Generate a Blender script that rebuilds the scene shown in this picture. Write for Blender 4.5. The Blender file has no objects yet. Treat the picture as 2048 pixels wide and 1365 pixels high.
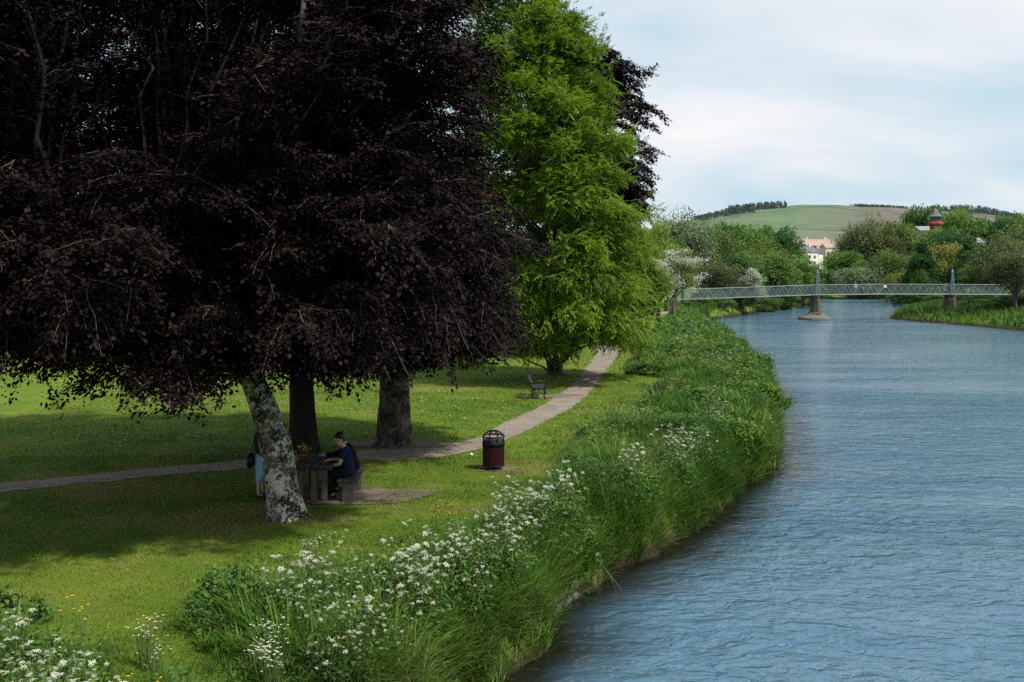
import bpy, bmesh, math, random
import numpy as np
from mathutils import Vector, Matrix
R = math.radians
rng = np.random.default_rng(11)
random.seed(5)
scene = bpy.context.scene
COL = scene.collection

# ---------------------------------------------------------------- measuring helpers
F, CX, HY, EYE = 1991.0, 1024.0, 560.0, 4.6      # survey of the photograph: focal length, centre, horizon, eye height
WZ = -1.2                                         # river level
def gp(px, py, z=0.0):
    Y = F * (EYE - z) / (py - HY)
    return ((px - CX) * Y / F, Y)
def dp(px, py, Y):
    return ((px - CX) * Y / F, Y, EYE - (py - HY) * Y / F)

# ---------------------------------------------------------------- object helpers
def tag(o, label=None, cat=None, group=None, kind=None):
    if label: o['label'] = label
    if cat: o['category'] = cat
    if group: o['group'] = group
    if kind: o['kind'] = kind
    return o
def empty(name, loc=(0, 0, 0), rz=0.0):
    o = bpy.data.objects.new(name, None); COL.objects.link(o)
    o.location = loc; o.rotation_euler = (0, 0, rz); o.empty_display_size = 0.2
    return o
def thing(name, label, cat, loc=(0, 0, 0), rz=0.0, group=None):
    return tag(empty(name, loc, rz), label, cat, group)
def obj(name, mesh, mat=None, parent=None, smooth=False):
    o = bpy.data.objects.new(name, mesh); COL.objects.link(o)
    if mat is not None:
        mesh.materials.clear(); mesh.materials.append(mat)
    if parent is not None: o.parent = parent
    if smooth and len(mesh.polygons):
        mesh.polygons.foreach_set('use_smooth', np.ones(len(mesh.polygons), bool))
    return o
KIDS = {}
def copy_tree(o, parent=None, depth=0):
    c = o.copy(); COL.objects.link(c)
    if parent is not None: c.parent = parent
    for ch in [k for k in o.children]: copy_tree(ch, c, depth + 1)
    return c

def rep_mesh(name, V, faces, tint=None):
    """V (N,k,3) repeated pieces sharing a face pattern (m,4)"""
    V = np.asarray(V, np.float32); N, k, _ = V.shape
    faces = np.asarray(faces, np.int32); m, s = faces.shape
    me = bpy.data.meshes.new(name)
    me.vertices.add(N * k); me.vertices.foreach_set('co', V.reshape(-1))
    idx = (faces[None] + (np.arange(N, dtype=np.int32) * k)[:, None, None]).reshape(-1)
    me.loops.add(len(idx)); me.loops.foreach_set('vertex_index', idx)
    me.polygons.add(N * m)
    me.polygons.foreach_set('loop_start', np.arange(0, N * m * s, s, dtype=np.int32))
    me.update(calc_edges=True)
    if tint is not None:
        a = me.attributes.new('tint', 'FLOAT', 'POINT')
        a.data.foreach_set('value', np.repeat(np.asarray(tint, np.float32), k))
    return me
def nrm(a):
    return a / np.maximum(np.linalg.norm(a, axis=-1, keepdims=True), 1e-9)
def leaves(pos, axis, normal, L, W, fold=0.18):
    axis = nrm(axis); side = nrm(np.cross(normal, axis)); up = np.cross(axis, side)
    L = np.broadcast_to(L, (len(pos),))[:, None]; W = np.broadcast_to(W, (len(pos),))[:, None]
    mid = pos + axis * L * 0.45 + up * W * fold
    return np.stack([pos, mid + side * W * 0.5, pos + axis * L, mid - side * W * 0.5], 1)
LEAF = [[0, 1, 2, 3]]
def blades(pos, head, L, W, bend, tiltv):
    """curved grass blades: pos (N,3), head = horizontal unit dir (N,2), bend 0..1.5"""
    N = len(pos); L = np.broadcast_to(L, (N,)); W = np.broadcast_to(W, (N,)); bend = np.broadcast_to(bend, (N,)); tiltv = np.broadcast_to(tiltv, (N,))
    h3 = np.concatenate([head, np.zeros((N, 1))], 1)
    s3 = np.stack([-head[:, 1], head[:, 0], np.zeros(N)], 1)
    p = pos.copy(); ring = []
    ts = [0, .38, .72, 1.0]; ws = [1, .85, .55, .05]
    for i in range(4):
        ring.append(p - s3 * (W * ws[i] * .5)[:, None]); ring.append(p + s3 * (W * ws[i] * .5)[:, None])
        if i < 3:
            a = tiltv + bend * (ts[i] + ts[i + 1]) * .5
            d = h3 * np.sin(a)[:, None] + np.array([0, 0, 1.])[None] * np.cos(a)[:, None]
            p = p + d * (L * (ts[i + 1] - ts[i]))[:, None]
    return np.stack(ring, 1)
BLADE = [[0, 1, 3, 2], [2, 3, 5, 4], [4, 5, 7, 6]]

def hash2(ix, iy, s):
    n = np.sin(ix * 127.1 + iy * 311.7 + s * 74.7) * 43758.5453
    return n - np.floor(n)
def vnoise(x, y, s=0):
    x = np.asarray(x, float); y = np.asarray(y, float)
    ix, iy = np.floor(x), np.floor(y); fx, fy = x - ix, y - iy
    fx = fx * fx * (3 - 2 * fx); fy = fy * fy * (3 - 2 * fy)
    a = hash2(ix, iy, s); b = hash2(ix + 1, iy, s); c = hash2(ix, iy + 1, s); d = hash2(ix + 1, iy + 1, s)
    return (a * (1 - fx) + b * fx) * (1 - fy) + (c * (1 - fx) + d * fx) * fy
def sstep(a, b, x):
    t = np.clip((x - a) / (b - a), 0, 1); return t * t * (3 - 2 * t)
def inpoly(x, y, P):
    P = np.asarray(P); r = np.zeros(np.shape(x), bool); j = len(P) - 1
    for i in range(len(P)):
        xi, yi = P[i]; xj, yj = P[j]
        if yi != yj:
            r ^= ((yi > y) != (yj > y)) & (x < (xj - xi) * (y - yi) / (yj - yi) + xi)
        j = i
    return r
def pdist(x, y, P):
    P = np.asarray(P, float); best = np.full(np.shape(x), 1e9); gx = np.zeros(np.shape(x)); gy = np.zeros(np.shape(x))
    for i in range(len(P) - 1):
        ax, ay = P[i]; dx, dy = P[i + 1] - P[i]; L2 = dx * dx + dy * dy
        t = np.clip(((x - ax) * dx + (y - ay) * dy) / L2, 0, 1)
        qx, qy = ax + t * dx - x, ay + t * dy - y; d = np.hypot(qx, qy)
        m = d < best; best = np.where(m, d, best); gx = np.where(m, qx, gx); gy = np.where(m, qy, gy)
    return best, gx, gy
def smooth_line(P, n=4):
    P = [np.array(p, float) for p in P]; out = []
    for i in range(len(P) - 1):
        p0 = P[max(i - 1, 0)]; p1 = P[i]; p2 = P[i + 1]; p3 = P[min(i + 2, len(P) - 1)]
        for k in range(n):
            t = k / n
            out.append(.5 * ((2 * p1) + (-p0 + p2) * t + (2 * p0 - 5 * p1 + 4 * p2 - p3) * t * t + (-p0 + 3 * p1 - 3 * p2 + p3) * t ** 3))
    out.append(P[-1]); return np.array(out)

class MB:
    def __init__(s): s.v = []; s.f = []
    def box(s, c, d, rz=0.0, taper=1.0):
        x, y, z = [q / 2 for q in d]; b = len(s.v); cs, sn = math.cos(rz), math.sin(rz)
        for zz, k in ((-z, 1), (z, taper)):
            for xx, yy in ((-x, -y), (x, -y), (x, y), (-x, y)):
                s.v.append((c[0] + (xx * cs - yy * sn) * k, c[1] + (xx * sn + yy * cs) * k, c[2] + zz))
        for q in ((0, 3, 2, 1), (4, 5, 6, 7), (0, 1, 5, 4), (1, 2, 6, 5), (2, 3, 7, 6), (3, 0, 4, 7)):
            s.f.append(tuple(b + i for i in q))
        return s
    def tube(s, pts, rad, n=8, cap=True):
        pts = [Vector(p) for p in pts]; N = len(pts)
        if not hasattr(rad, '__len__'): rad = [rad] * N
        b = len(s.v); ref = None
        for i, p in enumerate(pts):
            t = (pts[min(i + 1, N - 1)] - pts[max(i - 1, 0)]).normalized()
            if ref is None:
                ref = Vector((1, 0, 0)) if abs(t.x) < .8 else Vector((0, 1, 0))
            u = (ref - t * ref.dot(t)).normalized(); ref = u; w = t.cross(u)
            for k in range(n):
                a = 2 * math.pi * k / n
                s.v.append(tuple(p + (u * math.cos(a) + w * math.sin(a)) * rad[i]))
        for i in range(N - 1):
            for k in range(n):
                k2 = (k + 1) % n
                s.f.append((b + i * n + k, b + i * n + k2, b + (i + 1) * n + k2, b + (i + 1) * n + k))
        if cap:
            s.f.append(tuple(b + k for k in reversed(range(n)))); s.f.append(tuple(b + (N - 1) * n + k for k in range(n)))
        return s
    def bar(s, a, c, w, h=None):
        return s.tube([a, c], w, 4)
    def lathe(s, prof, n=24, c=(0, 0, 0), sx=1., sy=1., fn=None):
        b = len(s.v); N = len(prof)
        for r, z in prof:
            for k in range(n):
                a = 2 * math.pi * k / n; rr = r * (fn(a) if fn else 1)
                s.v.append((c[0] + rr * sx * math.cos(a), c[1] + rr * sy * math.sin(a), c[2] + z))
        for i in range(N - 1):
            for k in range(n):
                k2 = (k + 1) % n
                s.f.append((b + i * n + k, b + i * n + k2, b + (i + 1) * n + k2, b + (i + 1) * n + k))
        s.f.append(tuple(b + k for k in reversed(range(n)))); s.f.append(tuple(b + (N - 1) * n + k for k in range(n)))
        return s
    def prism(s, poly, z0, z1, c=(0, 0, 0)):
        b = len(s.v); n = len(poly)
        for z in (z0, z1):
            for x, y in poly: s.v.append((c[0] + x, c[1] + y, c[2] + z))
        for k in range(n):
            s.f.append((b + k, b + (k + 1) % n, b + n + (k + 1) % n, b + n + k))
        s.f.append(tuple(b + k for k in reversed(range(n)))); s.f.append(tuple(b + n + k for k in range(n)))
        return s
    def mesh(s, name):
        me = bpy.data.meshes.new(name); me.from_pydata([tuple(map(float, q)) for q in s.v], [], s.f); me.update(); return me
    def build(s, name, mat, parent=None, smooth=False, bevel=0):
        me = s.mesh(name)
        if bevel:
            bm = bmesh.new(); bm.from_mesh(me)
            bmesh.ops.bevel(bm, geom=bm.edges[:], offset=bevel, segments=2, affect='EDGES', clamp_overlap=True)
            bm.to_mesh(me); bm.free()
        return obj(name, me, mat, parent, smooth)

# ---------------------------------------------------------------- materials
class NT:
    def __init__(s, name):
        s.m = bpy.data.materials.new(name); s.m.use_nodes = True; s.t = s.m.node_tree
        s.t.nodes.clear(); s.out = s.n('ShaderNodeOutputMaterial')
    def n(s, ty, **kw):
        nd = s.t.nodes.new(ty)
        for k, v in kw.items(): setattr(nd, k, v)
        return nd
    def l(s, a, b): s.t.links.new(a, b)
    def noise(s, vec, scale, detail=4, rough=.55, dist=0.0, sc3=None):
        if sc3 is not None:
            mp = s.n('ShaderNodeMapping'); mp.inputs['Scale'].default_value = sc3; s.l(vec, mp.inputs['Vector']); vec = mp.outputs[0]
        nd = s.n('ShaderNodeTexNoise'); s.l(vec, nd.inputs['Vector'])
        nd.inputs['Scale'].default_value = scale; nd.inputs['Detail'].default_value = detail
        nd.inputs['Roughness'].default_value = rough; nd.inputs['Distortion'].default_value = dist
        return nd.outputs['Fac']
    def ramp(s, fac, stops, interp='LINEAR'):
        nd = s.n('ShaderNodeValToRGB'); cr = nd.color_ramp; cr.interpolation = interp
        while len(cr.elements) < len(stops): cr.elements.new(.5)
        for e, (p, c) in zip(cr.elements, stops):
            e.position = p; e.color = (*c, 1) if len(c) == 3 else c
        s.l(fac, nd.inputs[0]); return nd.outputs[0]
    def mix(s, fac, a, b, mode='MIX'):
        nd = s.n('ShaderNodeMix', data_type='RGBA', blend_type=mode)
        for sock, v in ((nd.inputs[0], fac), (nd.inputs[6], a), (nd.inputs[7], b)):
            if hasattr(v, 'is_linked'): s.l(v, sock)
            elif isinstance(v, (int, float)): sock.default_value = v
            else: sock.default_value = (*v, 1)
        return nd.outputs[2]
    def math(s, op, a, b=0.0, c=None):
        nd = s.n('ShaderNodeMath', operation=op)
        for i, v in enumerate((a, b) if c is None else (a, b, c)):
            if hasattr(v, 'is_linked'): s.l(v, nd.inputs[i])
            else: nd.inputs[i].default_value = v
        return nd.outputs[0]
    def pos(s): return s.n('ShaderNodeNewGeometry').outputs['Position']
    def oc(s): return s.n('ShaderNodeTexCoord').outputs['Object']
    def bump(s, h, strength=.4, dist=.02):
        nd = s.n('ShaderNodeBump'); nd.inputs['Strength'].default_value = strength; nd.inputs['Distance'].default_value = dist
        s.l(h, nd.inputs['Height']); return nd.outputs[0]
    def princ(s, col, rough=.8, bump=None, spec=.3, metal=0., **kw):
        p = s.n('ShaderNodeBsdfPrincipled')
        if hasattr(col, 'is_linked'): s.l(col, p.inputs['Base Color'])
        else: p.inputs['Base Color'].default_value = (*col, 1)
        if hasattr(rough, 'is_linked'): s.l(rough, p.inputs['Roughness'])
        else: p.inputs['Roughness'].default_value = rough
        p.inputs['Specular IOR Level'].default_value = spec; p.inputs['Metallic'].default_value = metal
        if bump is not None: s.l(bump, p.inputs['Normal'])
        s.l(p.outputs[0], s.out.inputs[0]); return p

def surf(name, a, b, scale=8., rough=.8, bump=.3, bd=.01, spec=.3, metal=0.):
    """two-tone weathered surface"""
    t = NT(name); v = t.oc(); n = t.noise(v, scale, 6, .65)
    n2 = t.noise(v, scale * 6, 3, .6)
    c = t.ramp(t.math('ADD', t.math('MULTIPLY', n, .75), t.math('MULTIPLY', n2, .25)), [(.32, a), (.68, b)])
    t.princ(c, rough, t.bump(n2, bump, bd), spec, metal); return t.m

def leafmat(name, stops, trans=.3, rough=.55, spec=.25, objvar=.0, patch=0.0, patchcol=None):
    """tint attribute -> ramp; diffuse + translucent + faint gloss"""
    t = NT(name)
    at = t.n('ShaderNodeAttribute'); at.attribute_name = 'tint'
    f = at.outputs['Fac']
    if objvar:
        oi = t.n('ShaderNodeObjectInfo'); f = t.math('ADD', f, t.math('MULTIPLY', t.math('SUBTRACT', oi.outputs['Random'], .5), objvar))
    c = t.ramp(f, stops)
    if patch:
        nn = t.noise(t.pos(), patch, 3, .5); c = t.mix(t.ramp(nn, [(.42, (0, 0, 0)), (.62, (1, 1, 1))]), c, patchcol)
    p = t.n('ShaderNodeBsdfPrincipled'); t.l(c, p.inputs['Base Color']); p.inputs['Roughness'].default_value = rough
    p.inputs['Specular IOR Level'].default_value = spec
    tr = t.n('ShaderNodeBsdfTranslucent'); t.l(c, tr.inputs['Color'])
    mx = t.n('ShaderNodeMixShader'); mx.inputs[0].default_value = trans
    t.l(p.outputs[0], mx.inputs[1]); t.l(tr.outputs[0], mx.inputs[2]); t.l(mx.outputs[0], t.out.inputs[0])
    return t.m

M = {}
M['copper'] = leafmat('copper_leaf', [(0, (.006, .0034, .0034)), (.55, (.0115, .0058, .0058)), (.88, (.022, .0095, .0092)), (1, (.048, .016, .015))], .10, .6, .12)
M['ash'] = leafmat('ash_leaf', [(0, (.05, .105, .010)), (.5, (.145, .25, .020)), (1, (.26, .36, .035))], .45, .5, .3)
M['shrubdark'] = leafmat('shrub_leaf', [(0, (.018, .04, .012)), (1, (.05, .095, .025))], .25)
M['grassblade'] = leafmat('grass_blade', [(0, (.035, .085, .012)), (.5, (.090, .20, .022)), (.85, (.165, .275, .04)), (1, (.30, .28, .11))], .38)
M['lawnblade'] = leafmat('lawn_blade', [(0, (.042, .088, .010)), (.5, (.105, .178, .018)), (.85, (.18, .205, .032)), (1, (.26, .21, .08))], .3)
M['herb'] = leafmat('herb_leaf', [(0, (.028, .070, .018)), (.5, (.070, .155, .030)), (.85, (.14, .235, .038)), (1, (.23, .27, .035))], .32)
M['white'] = leafmat('white_petal', [(0, (.50, .53, .38)), (1, (.76, .76, .64))], .3)
M['yellow'] = leafmat('yellow_petal', [(0, (.75, .42, .01)), (1, (.85, .55, .02))], .2)
M['pink'] = leafmat('pink_petal', [(0, (.45, .12, .18)), (1, (.6, .25, .3))], .2)
M['blossom'] = leafmat('hawthorn_blossom', [(0, (.42, .42, .34)), (1, (.72, .71, .63))], .3)

def barkmat(name, dark, mid, lichen=None, amt=.5, moss=None, sc=1.):
    t = NT(name); v = t.oc()
    fis = t.noise(v, 9 * sc, 8, .7, 0.4, (1, 1, .28)); fine = t.noise(v, 40 * sc, 4, .6)
    c = t.ramp(fis, [(.3, dark), (.7, mid)])
    if lichen:
        big = t.noise(v, 1.6 * sc, 3, .55); spots = t.noise(v, 8.5 * sc, 7, .72, .3)
        mk = t.math('ADD', t.math('MULTIPLY', big, .75), t.math('MULTIPLY', spots, .65))
        c = t.mix(t.ramp(mk, [(.70 - amt * .12, (0, 0, 0)), (.72 - amt * .08, (1, 1, 1))]), c, lichen)
        dk = t.noise(v, 11 * sc, 6, .75, .6); big2 = t.noise(v, 2.3 * sc, 2, .5)
        mk2 = t.math('ADD', t.math('MULTIPLY', dk, .7), t.math('MULTIPLY', big2, .5))
        c = t.mix(t.ramp(mk2, [(.60, (0, 0, 0)), (.64, (1, 1, 1))]), c, (.028, .024, .018))
        vo = t.noise(v, 15 * sc, 4, .6, .8)
        c = t.mix(t.ramp(vo, [(.66, (0, 0, 0)), (.69, (1, 1, 1))]), c, tuple(min(.62, q * 1.6) for q in lichen))
    if moss:
        mn = t.noise(v, 2.2 * sc, 4, .6); c = t.mix(t.ramp(mn, [(.5, (0, 0, 0)), (.7, (1, 1, 1))]), c, moss)
    t.princ(c, .9, t.bump(t.math('ADD', fis, t.math('MULTIPLY', fine, .4)), .7, .03), .15); return t.m
M['bark_lichen'] = barkmat('lichen_bark', (.05, .038, .028), (.25, .20, .16), (.48, .45, .39), .22, None, 1.55)
M['bark_dark'] = barkmat('dark_bark', (.012, .010, .009), (.035, .03, .026), None, 0, (.03, .035, .02))
M['bark_brown'] = barkmat('brown_bark', (.045, .036, .028), (.12, .095, .075), (.15, .14, .12), .1)
M['bark_grey'] = barkmat('grey_bark', (.05, .045, .04), (.14, .125, .11))
M['twig'] = surf('pale_twig', (.045, .036, .031), (.14, .115, .10), 12)

def ground_mat():
    t = NT('meadow_turf'); v = t.pos()
    big = t.noise(v, .16, 4, .55); mid = t.noise(v, .9, 5, .6, .4); fine = t.noise(v, 14, 5, .7, 0, (1, .55, 1)); vf = t.noise(v, 70, 3, .7)
    f = t.math('ADD', t.math('MULTIPLY', big, .40), t.math('ADD', t.math('MULTIPLY', mid, .34), t.math('MULTIPLY', fine, .26)))
    c = t.ramp(f, [(.33, (.06, .118, .012)), (.45, (.108, .185, .016)), (.55, (.155, .22, .022)), (.68, (.23, .24, .042))])
    c = t.mix(t.ramp(vf, [(.3, (.55, .55, .55)), (.7, (1.1, 1.1, 1.1))]), c, c)
    c2 = t.mix(1.0, c, t.ramp(vf, [(.28, (.72, .72, .68)), (.7, (1, 1, 1))]), 'MULTIPLY')
    # bare earth where the ground drops to the river
    sep = t.n('ShaderNodeSeparateXYZ'); t.l(v, sep.inputs[0])
    z = t.math('ADD', sep.outputs[2], t.math('MULTIPLY', mid, .3))
    dirt = t.ramp(fine, [(.3, (.014, .012, .008)), (.7, (.045, .036, .024))])
    mk = t.n('ShaderNodeMapRange'); t.l(z, mk.inputs[0]); mk.inputs[1].default_value = -.95; mk.inputs[2].default_value = -.55
    c3 = t.mix(mk.outputs[0], dirt, c2)
    t.princ(c3, .95, t.bump(t.math('ADD', fine, t.math('MULTIPLY', vf, .5)), .8, .05), .12); return t.m
M['ground'] = ground_mat()
def gravel(name, a, b):
    t = NT(name); v = t.pos(); n = t.noise(v, 1.2, 5, .6); g = t.noise(v, 55, 3, .8); h = t.noise(v, 9, 4, .7)
    c = t.ramp(t.math('ADD', t.math('MULTIPLY', n, .4), t.math('ADD', t.math('MULTIPLY', g, .35), t.math('MULTIPLY', h, .25))), [(.36, a), (.62, b)])
    t.princ(c, .95, t.bump(g, .7, .02), .15); return t.m
M['path'] = gravel('path_gravel', (.15, .122, .098), (.31, .26, .215))
M['soil'] = gravel('trodden_soil', (.085, .066, .048), (.22, .175, .135))

def water_mat():
    t = NT('river_water'); v = t.pos()
    w1 = t.noise(v, .85, 3, .55, 1.2, (.6, 1.15, 1)); w2 = t.noise(v, 2.3, 3, .55, 1.1, (.68, 1.1, 1)); w4 = t.noise(v, 7., 3, .6, .7, (.7, 1.1, 1)); w3 = t.noise(v, .2, 3, .5, .4, (.5, 1, 1))
    patch = t.ramp(t.noise(v, .06, 5, .62, .8, (.35, 1, 1)), [(.36, (.10, .10, .10)), (.58, (1, 1, 1))])
    h = t.math('ADD', t.math('MULTIPLY', w1, 1.0), t.math('ADD', t.math('ADD', t.math('MULTIPLY', w2, .75), t.math('MULTIPLY', w4, .16)), t.math('MULTIPLY', w3, 1.0)))
    b = t.n('ShaderNodeBump'); b.inputs['Distance'].default_value = .33; t.l(h, b.inputs['Height'])
    at = t.n('ShaderNodeAttribute'); at.attribute_name = 'shallow_bank_reflection'
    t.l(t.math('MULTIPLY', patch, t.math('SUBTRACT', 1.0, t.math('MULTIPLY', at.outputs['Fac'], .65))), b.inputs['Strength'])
    c = t.mix(at.outputs['Fac'], t.ramp(t.noise(v, .11, 5, .65, 1.0, (.3, 1, 1)), [(.36, (.042, .118, .190)), (.62, (.090, .170, .235))]), (.009, .008, .005))  # dark bank reflection painted into the edge colour, along with the shallow brown bed
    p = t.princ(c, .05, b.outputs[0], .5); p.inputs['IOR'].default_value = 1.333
    return t.m
M['water'] = water_mat()

def hill_mat(name, kind):  # atmospheric haze is tinted into these base colours
    t = NT(name); v = t.pos(); sep = t.n('ShaderNodeSeparateXYZ'); t.l(v, sep.inputs[0])
    n = t.noise(v, .007, 7, .72, .8, (1, .5, 2.5)); n2 = t.noise(v, .03, 6, .7); 
    if kind == 'moor':
        g = t.ramp(n, [(.34, (.075, .135, .075)), (.46, (.115, .175, .098)), (.54, (.145, .185, .112)), (.66, (.10, .15, .088))])
        b = t.ramp(n2, [(.36, (.085, .10, .08)), (.48, (.15, .13, .112)), (.56, (.18, .155, .135)), (.66, (.105, .14, .09))])
        mx = t.math('ADD', t.math('MULTIPLY', sep.outputs[0], .0020), t.math('ADD', t.math('MULTIPLY', n, 1.4), t.math('MULTIPLY', n2, .35)))
        mx = t.math('SUBTRACT', mx, t.math('MULTIPLY', sep.outputs[2], .0035))
        mk = t.n('ShaderNodeMapRange'); t.l(mx, mk.inputs[0]); mk.inputs[1].default_value = 1.24; mk.inputs[2].default_value = 1.58
        c = t.mix(mk.outputs[0], g, b)
        vo = t.n('ShaderNodeTexVoronoi'); vo.feature = 'DISTANCE_TO_EDGE'; vo.inputs['Scale'].default_value = .0045; t.l(v, vo.inputs['Vector'])
        c = t.mix(t.ramp(vo.outputs['Distance'], [(.0, (1, 1, 1)), (.03, (0, 0, 0))]), c, (.075, .10, .065))
    else:
        c = t.ramp(n2, [(.3, (.055, .10, .095)), (.7, (.10, .16, .13))])
    t.princ(c, 1., t.bump(n2, .5, 4.), .05); return t.m
M['hill'] = hill_mat('hill_pasture', 'moor'); M['hill_far'] = hill_mat('hill_forest', 'forest')
M['conifer'] = leafmat('conifer_needles', [(0, (.075, .12, .108)), (1, (.12, .175, .15))], .1)  # needle colours paled to include distance haze

def stone_mat(name, a, b, mortar, sx=2.2, sy=4.):
    t = NT(name); v = t.oc(); br = t.n('ShaderNodeTexBrick')
    sp = t.n('ShaderNodeSeparateXYZ'); t.l(v, sp.inputs[0]); cb = t.n('ShaderNodeCombineXYZ')
    t.l(t.math('ADD', sp.outputs[0], t.math('MULTIPLY', sp.outputs[1], .9)), cb.inputs[0]); t.l(sp.outputs[2], cb.inputs[1])
    t.l(cb.outputs[0], br.inputs['Vector']); br.inputs['Scale'].default_value = sx; br.inputs['Mortar Size'].default_value = .03
    br.inputs['Color1'].default_value = (*a, 1); br.inputs['Color2'].default_value = (*b, 1); br.inputs['Mortar'].default_value = (*mortar, 1)
    n = t.noise(v, 3., 6, .7); c = t.mix(1., br.outputs[0], t.ramp(n, [(.3, (.5, .5, .48)), (.7, (1.1, 1.05, 1))]), 'MULTIPLY')
    t.princ(c, .92, t.bump(n, .6, .04), .15); return t.m
M['stone'] = stone_mat('pier_stone', (.13, .105, .09), (.18, .145, .125), (.07, .06, .05))
M['rock'] = surf('river_rock', (.16, .14, .12), (.42, .38, .34), 3., .95, .6, .03)
M['revet'] = surf('revetment_stone', (.06, .055, .048), (.22, .205, .18), 5., .95, .7, .02)
M['steel'] = surf('grey_green_paint', (.15, .19, .19), (.21, .255, .25), 1.5, .5, .05, .002, .4)
M['pylon'] = surf('blue_grey_paint', (.14, .19, .22), (.21, .27, .30), 1.5, .5, .05, .002, .4)
def meshpanel():
    t = NT('wire_mesh_infill'); v = t.oc()
    p = t.n('ShaderNodeBsdfPrincipled'); p.inputs['Base Color'].default_value = (.13, .18, .18, 1); p.inputs['Roughness'].default_value = .6
    tr = t.n('ShaderNodeBsdfTransparent'); mx = t.n('ShaderNodeMixShader'); mx.inputs[0].default_value = .20
    t.l(tr.outputs[0], mx.inputs[1]); t.l(p.outputs[0], mx.inputs[2]); t.l(mx.outputs[0], t.out.inputs[0]); return t.m
M['mesh'] = meshpanel()
M['black'] = surf('black_cast_iron', (.005, .005, .006), (.011, .011, .012), 20, .6, .15, .003, .18)
M['binred'] = surf('maroon_bin_paint', (.016, .002, .004), (.030, .004, .007), 6, .6, .1, .002, .2)
M['slat'] = surf('bench_slat_paint', (.022, .026, .028), (.06, .07, .074), 8, .55, .2, .003, .25)
def plank(name, a, b):
    t = NT(name); v = t.oc(); n = t.noise(v, 5, 7, .7, .4, (6, .6, 6)); c = t.ramp(n, [(.3, a), (.7, b)])
    t.princ(c, .85, t.bump(n, .5, .01), .2); return t.m
M['tabletop'] = plank('table_timber', (.030, .026, .022), (.085, .075, .065))
M['post'] = surf('table_post_timber', (.055, .046, .037), (.13, .11, .09), 6, .9, .4, .01)
M['block'] = surf('seat_block', (.11, .082, .07), (.20, .15, .128), 9, .95, .5, .01)
M['terracotta'] = surf('terracotta', (.22, .06, .03), (.34, .11, .055), 7)
M['skin'] = surf('skin', (.44, .27, .20), (.52, .34, .26), 5, .55, .05, .001, .35)
def cloth(n, c, c2=None): return surf(n, c, c2 or tuple(min(1, q * 1.35) for q in c), 9, .9, .3, .01, .1)
M['navy'] = cloth('navy_cotton', (.010, .018, .048)); M['blackcloth'] = cloth('black_cotton', (.008, .008, .010))
M['jeans'] = cloth('pale_blue_denim', (.20, .36, .50)); M['darkgreen'] = cloth('dark_green_cotton', (.010, .022, .020))
M['greytee'] = cloth('pale_grey_cotton', (.42, .46, .52)); M['shorts'] = cloth('blue_grey_shorts', (.12, .16, .24)); M['plum'] = cloth('plum_cotton', (.05, .03, .06))
M['bluecoat'] = cloth('blue_fabric', (.04, .10, .30)); M['hair'] = surf('dark_hair', (.010, .008, .006), (.028, .02, .016), 30, .5, .5, .004, .3)
M['leather'] = surf('black_leather', (.008, .008, .008), (.016, .015, .015), 20, .5, .2, .002); M['whiterub'] = surf('white_plastic', (.62, .62, .60), (.74, .74, .72), 5, .6, .1, .002)
M['render'] = surf('white_harling', (.62, .60, .56), (.74, .72, .68), .8, .95, .2, .02); M['pinkwall'] = surf('pink_harling', (.55, .44, .38), (.66, .54, .48), .8, .95, .2, .02)
M['slate'] = surf('slate_roof', (.09, .10, .12), (.17, .18, .20), 1.2, .7, .3, .03); M['tile'] = surf('pinkish_tile_roof', (.32, .22, .19), (.42, .31, .27), 1.2, .85, .3, .03)
M['glass'] = surf('dark_window_glass', (.02, .025, .03), (.05, .06, .07), 1., .1, .0, .001, .5)
M['brick'] = stone_mat('red_brick', (.24, .075, .055), (.28, .10, .07), (.2, .12, .09), 3.)
M['redtrim'] = surf('red_band_paint', (.28, .05, .04), (.36, .075, .06), 1., .7); M['greyroof'] = surf('grey_sheet_roof', (.20, .22, .24), (.28, .30, .32), .6, .5, .2, .02)

# ---------------------------------------------------------------- setting: ground, river, path
LB = [(-6., -30.), (-5., 0.), (-3.2, 7.), (-1.6, 11.8), gp(980, 1365, WZ), gp(1068, 1290, WZ), gp(1112, 1215, WZ), gp(1240, 1142, WZ), gp(1320, 1112, WZ),
      gp(1398, 1062, WZ), gp(1440, 1015, WZ), gp(1498, 965, WZ), gp(1545, 918, WZ), gp(1548, 836, WZ), gp(1530, 772, WZ), gp(1480, 708, WZ), gp(1438, 674, WZ), gp(1406, 643, WZ),
      gp(1480, 630, WZ), gp(1560, 617, WZ), gp(1610, 610, WZ), gp(1640, 603, WZ), (106, 312), (230, 345)]
LB = smooth_line(LB, 4)
RB = smooth_line([(230, 300), (125, 280), (100, 255), (91, 225), (76, 192), gp(1782, 636, WZ), gp(1812, 641, WZ), gp(1900, 648, WZ), gp(2048, 662, WZ), (57.5, 90), (52, 50), (46, 0), (44, -30)], 4)
RIVER = np.concatenate([LB, RB])
def bank(x, y):
    """signed distance to the water's edge, + inland, and the direction to the water"""
    d1, gx1, gy1 = pdist(x, y, LB); d2, gx2, gy2 = pdist(x, y, RB)
    m = d1 < d2; d = np.where(m, d1, d2); gx = np.where(m, gx1, gx2); gy = np.where(m, gy1, gy2)
    ins = inpoly(x, y, RIVER); return np.where(ins, -d, d) + (vnoise(x * .9, y * .9, 17) - .5) * .55 + (vnoise(x * 2.6, y * 2.6, 18) - .5) * .22, gx, gy, m
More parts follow.
